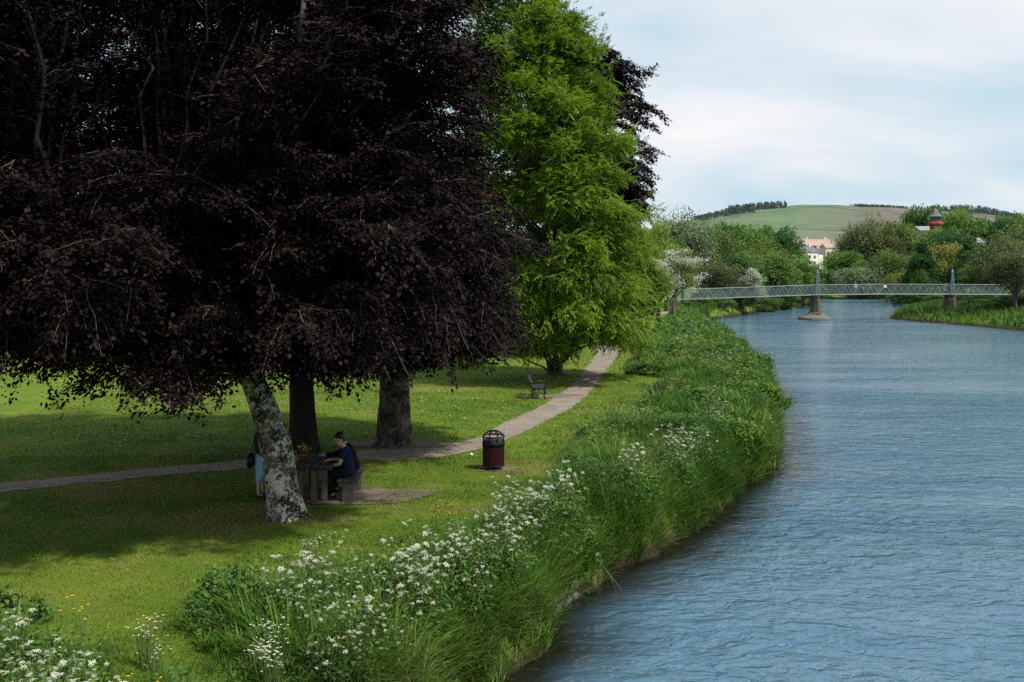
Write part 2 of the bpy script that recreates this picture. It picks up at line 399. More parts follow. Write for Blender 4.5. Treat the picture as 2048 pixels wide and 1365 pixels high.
def ground_z(x, y):
    s, _, _, left = bank(x, y)
    wob = (vnoise(x * .5, y * .5, 3) - .5) * .5
    zb = np.interp(s, [-3, -.6, 0, .22, .7, 1.7, 4.], [-2.4, -1.75, -1.26, -.72, -.26, -.04, 0])
    zr = np.interp(s, [-3, -.6, 0, .8, 4, 10, 25], [-2.2, -1.6, -1.24, -.85, -.2, .4, .8])
    z = np.where(left, zb, zr)
    inl = sstep(1, 5, s)
    z = z + inl * (vnoise(x * .12, y * .12, 5) - .5) * .10 + inl * (vnoise(x * .6, y * .6, 9) - .5) * .04
    z = z + np.where(left, 0, sstep(10, 120, s) * 9.) + np.where(left, sstep(70, 250, -x + y * .1) * 4, 0)
    return z
def gz(x, y): return float(ground_z(np.array([x], float), np.array([y], float))[0])
def graded(lo, hi, a, b, fine, g):
    xs = list(np.arange(a, b, fine)); s = fine; x = b
    while x < hi: xs.append(x); s *= g; x += s
    xs.append(hi); s = fine; x = a - fine
    while x > lo: xs.insert(0, x); s *= g; x -= s
    xs.insert(0, lo); return np.array(xs)
gxs = graded(-1500, 3200, -7, 14, .3, 1.035); gys = graded(-60, 3300, 6, 46, .3, 1.022)
GX, GY = np.meshgrid(gxs, gys); GZ = ground_z(GX.ravel(), GY.ravel()).reshape(GX.shape)
def grid_mesh(name, X, Y, Z):
    ny, nx = X.shape; me = bpy.data.meshes.new(name)
    V = np.stack([X, Y, Z], -1).reshape(-1, 3).astype(np.float32)
    i = np.arange(ny - 1)[:, None] * nx + np.arange(nx - 1)[None]; i = i.ravel()
    Fc = np.stack([i, i + 1, i + nx + 1, i + nx], 1).astype(np.int32)
    me.vertices.add(len(V)); me.vertices.foreach_set('co', V.ravel()); me.loops.add(Fc.size); me.loops.foreach_set('vertex_index', Fc.ravel())
    me.polygons.add(len(Fc)); me.polygons.foreach_set('loop_start', np.arange(0, Fc.size, 4, dtype=np.int32)); me.update(calc_edges=True); return me
tag(obj('ground', grid_mesh('ground', GX, GY, GZ), M['ground'], None, True), kind='structure')
wx = graded(-60, 300, -6, 14, .4, 1.05); wy = graded(-60, 400, 6, 46, .4, 1.05); WX, WY = np.meshgrid(wx, wy)
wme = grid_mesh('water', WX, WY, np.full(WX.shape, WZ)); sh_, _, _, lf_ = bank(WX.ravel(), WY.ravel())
wat = wme.attributes.new('shallow_bank_reflection', 'FLOAT', 'POINT'); wat.data.foreach_set('value', (1 - sstep(.2, 2.1, -sh_)).astype(np.float32))
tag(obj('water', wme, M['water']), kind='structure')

def sheet(name, left, right, mat, lift=.012, n=5, across=6, wob=.12):
    L = smooth_line(left, n); Rr = smooth_line(right, n); m = min(len(L), len(Rr)); L = L[:m]; Rr = Rr[:m]
    fine = 6; ii = np.linspace(0, m - 1, m * fine)
    L = np.stack([np.interp(ii, range(m), L[:, k]) for k in (0, 1)], 1); Rr = np.stack([np.interp(ii, range(m), Rr[:, k]) for k in (0, 1)], 1)
    d = nrm(Rr - L); a = (vnoise(L[:, 0] * 2.2, L[:, 1] * 2.2, 21) - .5) + (vnoise(L[:, 0] * 7, L[:, 1] * 7, 22) - .5) * .6
    b = (vnoise(Rr[:, 0] * 2.2, Rr[:, 1] * 2.2, 23) - .5) + (vnoise(Rr[:, 0] * 7, Rr[:, 1] * 7, 24) - .5) * .6
    L = L + d * (a * wob * 2)[:, None]; Rr = Rr + d * (b * wob * 2)[:, None]
    tt = np.linspace(0, 1, across)[None, :, None]; P = L[:, None] * (1 - tt) + Rr[:, None] * tt
    Z = ground_z(P[..., 0].ravel(), P[..., 1].ravel()).reshape(P.shape[:2]) + lift
    return tag(obj(name, grid_mesh(name, P[..., 0], P[..., 1], Z), mat, None, True), kind='structure')
up = [(-300, 985), (0, 968), (200, 950), (400, 930), (540, 916), (700, 902), (850, 891), (940, 878), (1000, 850), (1060, 824), (1108, 797), (1148, 765), (1172, 737), (1192, 706), (1188, 692), (1165, 684), (1120, 678)]
lo = [(-300, 1006), (0, 985), (200, 967), (400, 948), (540, 934), (700, 922), (850, 916), (950, 898), (1020, 874), (1082, 848), (1150, 811), (1188, 775), (1214, 740), (1240, 704), (1226, 693), (1200, 686), (1140, 680)]
PU = [gp(*p) for p in up]; PL = [gp(*p) for p in lo]
sheet('path', PU, PL, M['path'])
sheet('far_path', [gp(1290, 627), gp(1312, 625), gp(1345, 623)], [gp(1285, 631), gp(1312, 630), gp(1350, 627)], M['path'], wob=.2)
def blob(name, cx, cy, rx, ry, mat, rz=0., lift=.016):
    n = 72; V = [(cx, cy)]; rings = 6; 
    P = np.zeros((rings + 1, n + 1, 2))
    for i in range(rings + 1):
        for k in range(n + 1):
            a = 2 * math.pi * k / n; r = i / rings * (1 + .55 * (float(vnoise(math.cos(a) * 1.7 + cx, math.sin(a) * 1.7 + cy, 4)) - .5) + .40 * (float(vnoise(math.cos(a) * 6 + cx, math.sin(a) * 6 + cy, 8)) - .5))
            x, y = rx * r * math.cos(a), ry * r * math.sin(a)
            P[i, k] = (cx + x * math.cos(rz) - y * math.sin(rz), cy + x * math.sin(rz) + y * math.cos(rz))
    Z = ground_z(P[..., 0].ravel(), P[..., 1].ravel()).reshape(P.shape[:2]) + lift
    return tag(obj(name, grid_mesh(name, P[..., 0], P[..., 1], Z), mat, None, True), kind='structure')
blob('bare_soil', -3.5, 21.1, 1.5, .8, M['soil'], .08)
blob('bare_soil', -.42, 24.4, .55, .38, M['soil'])
blob('bare_soil', 1.35, 39.4, 1.35, .62, M['soil'], .15)
blob('bare_soil', -3.1, 27.9, 1.7, .7, M['soil'])
blob('bare_soil', 2.2, 48.6, 1.2, .8, M['soil'])

# hills
def hill(name, prof, Y0, Yr, mat, back=500, lump=6.):
    px = np.array([p[0] for p in prof], float); pz = np.array([EYE + (HY - p[1]) / F * Yr for p in prof])
    hx = (px - CX) / F * Yr; xs = np.linspace(hx[0], hx[-1], 170); ys = np.concatenate([np.linspace(Y0, Yr, 50), np.linspace(Yr + 30, Yr + back, 12)])
    X, Y = np.meshgrid(xs, ys); rid = np.interp(X, hx, pz)
    t = np.where(Y <= Yr, sstep(0, 1, (Y - Y0) / (Yr - Y0)) * .55 + .45 * np.clip((Y - Y0) / (Yr - Y0), 0, 1), 1 - sstep(0, 1, (Y - Yr) / back))
    Z = rid * t + (vnoise(X * .008, Y * .008, 2) - .5) * lump * 2 * np.clip(t * 4, 0, 1) * np.clip((Yr - Y) / 200, 0, 1) + t * (vnoise(X * .03, Y * .03, 6) - .5) * lump * .3 - 3 * (1 - t)
    return tag(obj(name, grid_mesh(name, X, Y, Z), mat, None, True), kind='structure'), hx, pz
HP = [(700, 520), (1000, 505), (1200, 480), (1320, 458), (1390, 438), (1450, 424), (1500, 419), (1550, 416), (1600, 411), (1660, 411), (1700, 414), (1750, 416), (1800, 420), (1850, 424), (1920, 430), (2000, 440), (2100, 452), (2400, 480)]
hill('hill', HP, 650, 1500, M['hill'])
HP2 = [(1600, 470), (1720, 445), (1780, 424), (1830, 420), (1880, 421), (1925, 418), (1960, 421), (2000, 431), (2060, 452), (2300, 470), (2500, 490)]
hill('hill', HP2, 1700, 2300, M['hill_far'], lump=3)
# conifer plantations on the hills: far-off woods that read as one mass
def conifers(name, spots, hmin, hmax):
    Vs = []; tn = []
    for (x, y, z) in spots:
        h = random.uniform(hmin, hmax); r = h * random.uniform(.16, .24); base = np.array([x, y, z])
        k = 46; u = rng.random(k) ** .7; a = rng.random(k) * 6.283; rr = r * (1.05 - u) * (.55 + .5 * rng.random(k))
        p = base + np.stack([np.cos(a) * rr * .4, np.sin(a) * rr * .4, u * h], 1)
        ax = np.stack([np.cos(a), np.sin(a), -.35 - .3 * rng.random(k)], 1)
        ax[-4:] = [0, 0, 1]; p[-4:] = base + [0, 0, h * .8]
        Vs.append(leaves(p, ax, np.tile([0, 0, 1.], (k, 1)) + rng.normal(0, .2, (k, 3)), rr * .9 + h * .06, r * .9)); tn.append(rng.random(k))
    return tag(obj(name, rep_mesh(name, np.concatenate(Vs), LEAF, np.concatenate(tn)), M['conifer']), kind='stuff')
def ridge_spots(px0, px1, n, Yr, prof, dy, dz=0):
    out = []
    for _ in range(n):
        p = random.uniform(px0, px1); Y = Yr - random.random() * dy; zz = EYE + (HY - np.interp(p, [q[0] for q in prof], [q[1] for q in prof])) / F * Yr
        t = 1 - (Yr - Y) / (Yr - 650) if Yr == 1500 else 1 - (Yr - Y) / 600
        t = float(sstep(0, 1, t)) * .55 + .45 * t
        out.append(((p - CX) / F * Yr, Y, zz * t - 2 + dz))
    return out
conifers('conifer_wood', ridge_spots(1452, 1553, 230, 1500, HP, 60, 1.5), 6, 11), conifers('conifer_wood', ridge_spots(1380, 1480, 480, 1500, HP, 110), 5, 8)
conifers('conifer_wood', ridge_spots(1695, 1792, 420, 1500, HP, 60), 4, 7); conifers('conifer_wood', ridge_spots(1840, 2040, 700, 2300, HP2, 160), 9, 14)

# ---------------------------------------------------------------- broadleaved trees
def bez(p0, p1, p2, p3, n):
    t = np.linspace(0, 1, n)[:, None]
    return (1 - t) ** 3 * p0 + 3 * (1 - t) ** 2 * t * p1 + 3 * (1 - t) * t * t * p2 + t ** 3 * p3

def trunk_shape(mb, pts, rad, n=28, flare=.55, seed=0, flare_h=.7):
    P = smooth_line(pts, 7); r = np.interp(np.linspace(0, 1, len(P)), np.linspace(0, 1, len(rad)), rad); b = len(mb.v); z0 = P[0][2]
    for i, p in enumerate(P):
        fl = math.exp(-max(p[2] - z0, 0) / flare_h * 2.2)
        for k in range(n):
            a = 2 * math.pi * k / n
            lob = 1 + fl * flare * (1 + .75 * math.sin(a * 5 + seed + .6 * math.sin(a * 2)) + .45 * math.sin(a * 3 + seed * 2.3)) + .06 * math.sin(a * 4 + p[2] * 1.3 + seed) + .10 * (float(vnoise(a * 2.2 + seed, p[2] * 2.2, seed)) - .5) + .05 * (float(vnoise(a * 6 + seed, p[2] * 6, seed + 3)) - .5)
            mb.v.append((p[0] + math.cos(a) * r[i] * lob, p[1] + math.sin(a) * r[i] * lob, p[2]))
    for i in range(len(P) - 1):
        for k in range(n):
            k2 = (k + 1) % n; mb.f.append((b + i * n + k, b + i * n + k2, b + (i + 1) * n + k2, b + (i + 1) * n + k))
    mb.f.append(tuple(b + (len(P) - 1) * n + k for k in range(n)))
    return P

def env_r(d, seed, lump):
    """lumpy radius multiplier for direction d (N,3)"""
    a = np.arctan2(d[:, 1], d[:, 0]); return 1 - lump + 2 * lump * vnoise(a * 2.1 + 10, d[:, 2] * 3.1 + 5, seed)

def beech(name, label, cat, trunk_pts, trunk_r, c, r, nb, nspray, nleaf, barkm, seed, zmin, leafL=.085, limbs=None, zkeep=None):
    global rng
    rng = np.random.default_rng(seed)
    x0, y0 = trunk_pts[0][:2]; z0 = gz(x0, y0) - .08
    root = thing(name, label, cat, (x0, y0, z0 + .08)); off = np.array([x0, y0, z0 + .08])
    mb = MB(); TP = [np.array(p, float) - off for p in trunk_pts]; TP[0][2] = -.08
    P = trunk_shape(mb, TP, trunk_r, 44, .36, seed)
    obj('trunk', mb.mesh('trunk'), barkm, root, True)
    c = np.array(c) - off; r = np.array(r); wood = MB()
    top = P[-1]; lead = [P[-1], P[-1] * .5 + np.array([c[0], c[1], c[2]]) * .5 + [0, 0, .8], np.array([c[0], c[1], c[2] + r[2] * .8])]
    lead = smooth_line(lead, 8); rl = np.linspace(trunk_r[-1] * .95, .03, len(lead)); wood.tube(lead, rl, 10)
    axis_pts = np.concatenate([P[len(P) // 2:], lead])
    # upright limbs
    for lp, lr in (limbs or []):
        lp = [np.array(q, float) - off for q in lp]; sp = smooth_line(lp, 8); sp[1:-1] += rng.normal(0, .03, (len(sp) - 2, 3)); wood.tube(sp, np.linspace(lr, lr * .3, len(sp)), 8); axis_pts = np.concatenate([axis_pts, sp])
    d = rng.normal(0, 1, (nb * 3, 3)); d = nrm(d); low = nrm(rng.normal(0, 1, (nb * 2, 3)) * [1, 1, .3] - [0, 0, .55]); d = np.concatenate([d[d[:, 2] > -.55][:int(nb * .60)], low[:int(nb * .40)]])
    endm = env_r(d, seed, .20); ends = c + d * r * (endm * (1 - .28 * rng.random(len(d)) ** 1.5))[:, None]
    ends[:, 2] = np.maximum(ends[:, 2], zmin - off[2] + rng.random(len(d)) * 1.0)
    L, Ax, Nm, Le, Ti = [], [], [], [], []
    for e in ends:
        hz = np.hypot(*(axis_pts[:, :2] - e[:2]).T)
        want = e[2] - .10 * hz; k = np.argmin(np.abs(axis_pts[:, 2] - np.clip(want, axis_pts[0, 2], axis_pts[-1, 2])) + .25 * hz + rng.random(len(axis_pts)) * .8)
        s = axis_pts[k]; dv = e - s; ln = np.linalg.norm(dv)
        if ln < .8: continue
        h = nrm(np.array([dv[0], dv[1], 0.]) + 1e-6); droop = .10 + .14 * rng.random()
        p1 = s + dv * .33 + [0, 0, ln * .10]; p2 = s + dv * .72 + [0, 0, ln * droop]; e2 = e - [0, 0, ln * .02]
        B = bez(s, p1, p2, e2, 14); jit = rng.normal(0, .035 * min(ln, 5) / 2, (14, 3)); jit[0] = 0; B = B + jit
        wood.tube(B, np.linspace(min(.055, .008 * ln + .008) * rng.uniform(.6, 1.25), .006, 14), 6)
        ns = max(6, int(nspray * (0.5 + ln / 9)))
        tn = rng.random()
        for j in range(ns):
            t = .22 + .78 * rng.random() ** .8; q = t * 13; i = min(int(q), 12); f = q - i; o = B[i] * (1 - f) + B[i + 1] * f
            bd = nrm(B[i + 1] - B[i]); sd = nrm(np.cross([0, 0, 1.], bd)) * (1 if j % 2 else -1)
            ang = rng.uniform(.25, 1.1); dr = nrm(bd * math.cos(ang) + sd * math.sin(ang) + [0, 0, rng.normal(-.08, .16)])
            sl = rng.uniform(.45, 1.45) * (1.25 - .55 * t) * min(1, .4 + ln / 6); dp_ = rng.uniform(.12, .42)
            if e[2] + off[2] < zmin + 2.2: dp_ += .25
            n = 6; tt = np.linspace(0, 1, n)[:, None]; T = o + dr * sl * tt - np.array([0, 0, 1.]) * (dp_ * sl) * tt ** 2 + rng.normal(0, .014, (n, 3)) * (tt > 0)
            tipz = T[-1][2] + off[2]; zk = (zkeep if zkeep else zmin - .6) + .75 * float(vnoise(T[-1][0] * .9, T[-1][1] * .9, seed)) * (0 if not zkeep else 1)
            if tipz < zk: continue
            if rng.random() < .38: wood.tube(T, np.linspace(.010, .004, n), 3, False)
            m = int(nleaf * (.5 + sl)); u = rng.random(m) ** .75; ctr = o + dr * (sl * u)[:, None] - np.array([0, 0, 1.]) * (dp_ * sl * u * u)[:, None]
            s2 = nrm(np.cross([0, 0, 1.], dr)); sg = np.where(rng.random(m) < .5, -1., 1.); lat = rng.random(m) * .24 * (1.2 - u * .8)
            ps = ctr + s2 * (sg * lat)[:, None] - np.array([0, 0, 1.]) * (lat * .25)[:, None] + rng.normal(0, .045, (m, 3))
            ax = dr * .7 + s2 * (sg * rng.uniform(.3, 1.1, m))[:, None] + np.array([0, 0, -.35 - .3 * dp_]) + rng.normal(0, .28, (m, 3))
            L.append(ps); Ax.append(ax); Nm.append(np.array([0, 0, 1.]) + rng.normal(0, .42, (m, 3)) + h * .25); Ti.append(np.clip(.25 + .35 * tn + rng.normal(0, .17, m), 0, 1))
    ps = np.concatenate(L); ax = np.concatenate(Ax); nm = np.concatenate(Nm); ti = np.concatenate(Ti)
    sz = leafL * rng.uniform(.5, 1.3, len(ps))
    keep = ps[:, 2] + off[2] > .9
    me = rep_mesh('crown', leaves(ps[keep], ax[keep], nm[keep], sz[keep], sz[keep] * .66), LEAF, ti[keep])
    obj('crown', me, M['copper'], root); obj('branches', wood.mesh('branches'), M['twig'], root, True)
    return root, int(keep.sum())

CNT = {}
t1 = gp(578, 1038)
A = lambda px, py, Y: dp(px, py, Y)
T1 = [(*t1, 0.), A(566, 985, 19.0), A(557, 930, 18.95), A(548, 880, 18.9), A(530, 820, 18.85), A(508, 765, 18.8), A(486, 715, 18.8), A(455, 650, 18.9), A(432, 570, 19.0), A(420, 480, 19.1)]
_, CNT['b1'] = beech('copper_beech', 'copper beech with leaning lichen-spotted pale trunk in front of the picnic table', 'tree', T1, [.33, .315, .305, .295, .265, .23, .205, .185, .16, .13],
      (-6.9, 18.9, 7.2), (7.0, 4.8, 6.2), 390, 44, 42, M['bark_lichen'], 3, 2.75, zkeep=2.15,
      limbs=[([A(420, 480, 19.1), A(430, 330, 18.6), A(365, 120, 18.2), A(330, -60, 18.2)], .15), ([A(455, 650, 18.9), A(520, 420, 18.2), A(590, 210, 17.6), A(598, 90, 17.4), A(612, -80, 17.4)], .13), ([A(592, 190, 17.6), A(640, 110, 17.3), A(690, 20, 17.2), A(710, -60, 17.2)], .075), ([A(455, 650, 18.9), A(340, 660, 18.6), A(200, 655, 18.0), A(60, 680, 17.5)], .10)])
t2 = gp(606, 903)
_, CNT['b2'] = beech('copper_beech', 'copper beech with straight near-black trunk behind the picnic table', 'tree', [(*t2, 0.), A(606, 860, 26.7), A(604, 800, 26.7), A(603, 720, 26.7), A(602, 600, 26.7), A(605, 450, 26.7)], [.36, .34, .32, .31, .29, .22],
      (-7.4, 26.5, 8.2), (6.2, 4.8, 7.2), 175, 30, 32, M['bark_dark'], 7, 2.6, .10, zkeep=1.9)
t3 = gp(788, 890)
_, CNT['b3'] = beech('copper_beech', 'copper beech with thick brown straight trunk beside the gravel path', 'tree', [(*t3, 0.), A(788, 860, 27.7), A(789, 800, 27.7), A(790, 740, 27.7), A(792, 640, 27.7), A(795, 480, 27.7)], [.44, .42, .40, .40, .36, .26],
      (-3.7, 26.4, 5.9), (4.1, 4.4, 6.0), 250, 40, 36, M['bark_brown'], 13, 2.5, .095, zkeep=1.9)
_, CNT['b4'] = beech('copper_beech', 'copper beech whose dark crown edge shows against the sky behind the green ash', 'tree', [(2.6, 61., 0.), (2.6, 61., 3.), (2.6, 61., 6.), (2.6, 61., 8.)], [.5, .45, .42, .35],
      (4.0, 60., 12.2), (4.9, 5., 8.4), 210, 32, 22, M['bark_brown'], 21, 3., .17)

def ash(name, label, base, c, r, nclump, seed, bark, Ls=.15, zmin=.5, per=(9, 16), mat='ash', bough=60):
    global rng
    rng = np.random.default_rng(seed); z0 = gz(*base); off = np.array([*base, z0]); root = thing(name, label, 'tree', tuple(off))
    c = np.array(c) - off; r = np.array(r); mb = MB()
    P = trunk_shape(mb, [np.array([0, 0, -.08]), np.array([0.05, 0, 1.2]), np.array([.0, .1, 3.]), np.array([c[0] * .5, c[1] * .5, c[2] * .7]), np.array([c[0], c[1], c[2] + r[2] * .7])], [.36, .30, .26, .2, .03], 18, .4, seed)
    obj('trunk', mb.mesh('trunk'), bark, root, True); wood = MB()
    nb = nclump // 11; d = nrm(rng.normal(0, 1, (nb, 3))); k = env_r(d, seed, .15); rad = k * (1 - .5 * rng.random(nb) ** 2.4)
    ends = c + d * r * rad[:, None] * np.stack([1.08 - .36 * d[:, 2], 1.08 - .36 * d[:, 2], np.ones(nb)], 1); ends[:, 0] -= .14 * (ends[:, 2] - c[2]); ends = ends[ends[:, 2] + off[2] > zmin + .22 * np.maximum(0, ends[:, 0] + off[0] - c[0] - off[0] + .2)]; q = []; tone_q = []
    for e in ends:
        i = np.argmin(np.abs(P[:, 2] - (e[2] - .45 * np.hypot(e[0], e[1])))); s = P[i]; dv = e - s; ln = np.linalg.norm(dv)
        B = bez(s, s + dv * .3 + [0, 0, .14 * ln], s + dv * .7 + [0, 0, .16 * ln], e, 9); B[1:] += rng.normal(0, .05, (8, 3)); wood.tube(B, np.linspace(.05, .010, 9), 5)
        o2 = nrm(np.array([e[0] - c[0], e[1] - c[1], 0.]) + 1e-6); tq = rng.normal(0, .12); pw = rng.uniform(.45, .85)
        for _ in range(11):
            u = rng.uniform(-1., .5); l = rng.normal(0, .55); q.append(e + o2 * u * pw * 1.4 + np.cross(o2, [0, 0, 1.]) * l * pw + np.array([0, 0, -.30 * (u + .3) ** 2 - .25 * l * l * pw + rng.normal(0, .10)])); tone_q.append(tq)
    q = np.array(q)
    ps, ax, nm, Ln, ti = [], [], [], [], []
    for e, tone in zip(q, tone_q):
        m = rng.integers(*per)
        out = nrm(e - c)
        for j in range(m):
            o = e + rng.normal(0, .30, 3) * [1, 1, .7]
            rd = nrm(rng.normal(0, .75, 3) + out * .8 + [0, 0, .15]); rl = rng.uniform(.28, .48); K = 5
            for g in range(K):
                u = (g + 1) / K; pt = o + rd * rl * u - np.array([0, 0, .22 * rl * u * u]); sd = nrm(np.cross(rd, [0, 0, 1.]))
                for sg in ((-1, 1) if g < K - 1 else (0,)):
                    ps.append(pt); ax.append(rd * .75 + sd * sg * .8 + [0, 0, -.3]); Ln.append(rl * .42); ti.append(.5 + tone + rng.normal(0, .14)); nm.append((rng.normal(0, .25), rng.normal(0, .25), 1.))
    ps = np.array(ps); Ln = np.array(Ln)
    me = rep_mesh('crown', leaves(ps, np.array(ax), np.array(nm), Ln, Ln * .40), LEAF, np.clip(ti, 0, 1))
    obj('crown', me, M[mat], root); obj('branches', wood.mesh('branches'), M['twig'], root, True); return len(ps)
CNT['a1'] = ash('ash_tree', 'tall bright green ash tree with feathery leaves behind the bench', gp(1108, 750), (1.35, 45.5, 8.8), (3.8, 4.0, 12.5), 3900, 31, M['bark_grey'], zmin=1.0)
CNT['a2'] = ash('ash_tree', 'smaller green tree beyond the bend of the path with its pale trunk showing', gp(1228, 682), (6.9, 74., 6.3), (3.6, 4.2, 5.6), 1700, 33, M['bark_grey'], zmin=2.2)

# distant tree prototypes (unit tree: height 1, crown radius .5) --------------------------------------------------
def far_proto(kind, seed):
    g = np.random.default_rng(seed); ps, ax, nm, Ln, ti = [], [], [], [], []
    wood = MB(); wood.tube([(0, 0, -.03), (.01, 0, .12), (0, .01, .3), (.01, 0, .6)], [.028, .022, .018, .006], 7)
    conic = kind == 'conic'; sparse = kind == 'sparse'; shrub = kind == 'shrub'; weep = kind == 'weep'
    nblob = {'round': 70, 'sparse': 80, 'conic': 80, 'shrub': 45, 'weep': 70}[kind]
    cz, rz, rx = (.57, .42, .47) if not shrub else (.46, .5, .5)
    for b in range(nblob):
        d = nrm(g.normal(0, 1, 3))
        if conic:
            u = g.random() ** .8; a = g.random() * 6.283; rr = .5 * (1 - u) ** .75 * g.uniform(.75, 1.); e = np.array([math.cos(a) * rr, math.sin(a) * rr, .06 + u * .93]); br = .07 + .06 * (1 - u)
        else:
            if d[2] < -.6: d[2] *= -1
            e = np.array([0, 0, cz]) + d * [rx, rx, rz] * g.uniform(.55, .95) * (0.85 + .3 * g.random()); br = g.uniform(.09, .17)
            if shrub: e[2] = max(e[2], .08)
        wood_s = np.array([0, 0, .12 + .45 * g.random()]) if not shrub else np.array([0, 0, 0.])
        if not conic:
            B = bez(wood_s, wood_s + (e - wood_s) * .35 + [0, 0, .06], wood_s + (e - wood_s) * .7 + [0, 0, .04], e, 6); wood.tube(B, np.linspace(.011, .003, 6), 4, False)
            if sparse:
                for _ in range(4):
                    e3 = e + g.normal(0, .09, 3) + [0, 0, .03]; wood.tube([B[3], (B[3] + e3) * .5 + g.normal(0, .01, 3), e3], [.005, .003, .0015], 3, False)
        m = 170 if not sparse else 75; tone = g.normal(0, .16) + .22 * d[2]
        dd = nrm(g.normal(0, 1, (m, 3))); rr = br * g.random(m) ** .4
        p = e + dd * rr[:, None] * [1, 1, .75]
        if weep: p[:, 2] -= g.random(m) * .10
        ps.append(p); a_ = dd + g.normal(0, .5, (m, 3)) + ([0, 0, -1.4] if weep else [0, 0, -.2]); ax.append(a_); nm.append(dd + g.normal(0, .5, (m, 3)) + [0, 0, .6])
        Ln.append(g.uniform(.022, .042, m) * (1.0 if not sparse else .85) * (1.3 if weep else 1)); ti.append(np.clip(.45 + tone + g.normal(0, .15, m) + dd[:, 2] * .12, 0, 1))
    Ln = np.concatenate(Ln); crown = rep_mesh('crown', leaves(np.concatenate(ps), np.concatenate(ax), np.concatenate(nm), Ln, Ln * (.7 if not weep else .35)), LEAF, np.concatenate(ti))
    return wood.mesh('trunk'), crown
PROTO = {}
for i, k in enumerate(('round', 'round', 'round', 'sparse', 'sparse', 'conic', 'weep', 'shrub', 'shrub')):
    PROTO.setdefault(k, []).append(far_proto(k, 100 + i))
for nm_, st in {'f_green': [(0, (0.035, 0.089, 0.023)), (.5, (0.097, 0.196, 0.042)), (1, (0.209, 0.321, 0.077))], 'f_dark': [(0, (0.018, 0.055, 0.021)), (.5, (0.047, 0.122, 0.035)), (1, (0.103, 0.204, 0.053))],
                'f_olive': [(0, (0.047, 0.086, 0.023)), (.5, (0.113, 0.189, 0.044)), (1, (0.199, 0.291, 0.079))], 'f_brown': [(0, (0.057, 0.078, 0.028)), (.5, (0.119, 0.155, 0.054)), (1, (0.193, 0.249, 0.090))],
                'f_yellow': [(0, (0.072, 0.085, 0.019)), (.5, (0.162, 0.177, 0.034)), (1, (0.249, 0.264, 0.063))], 'f_lime': [(0, (0.058, 0.108, 0.017)), (.5, (0.150, 0.229, 0.034)), (1, (0.276, 0.357, 0.069))],
                'f_pale': [(0, (0.083, 0.122, 0.058)), (.5, (0.179, 0.245, 0.116)), (1, (0.276, 0.337, 0.182))]}.items():
    M[nm_] = leafmat(nm_[2:] + '_far_leaf', st, .3, .7, .1, .25)
def far_tree(name, label, px, top, wpx, Y, kind, mat, group, var=0, base=None, cat='tree', bark='bark_grey'):
    x = (px - CX) / F * Y; z = gz(x, Y) if base is None else base
    ztop = EYE - (top - HY) / F * Y; h = ztop - z; w = wpx / F * Y
    root = thing(name, label, cat, (x, Y, z - .05), random.random() * 6.28, group)
    tm, cm = PROTO[kind][var % len(PROTO[kind])]
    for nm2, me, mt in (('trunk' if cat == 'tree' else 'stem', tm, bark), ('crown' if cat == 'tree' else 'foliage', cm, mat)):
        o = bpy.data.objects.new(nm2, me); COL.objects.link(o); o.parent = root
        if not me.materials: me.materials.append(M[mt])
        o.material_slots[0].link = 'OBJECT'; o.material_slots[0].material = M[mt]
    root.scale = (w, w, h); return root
LGR = 'trees on the left bank beyond the footbridge'; RGR = 'trees on the right bank beyond the footbridge'
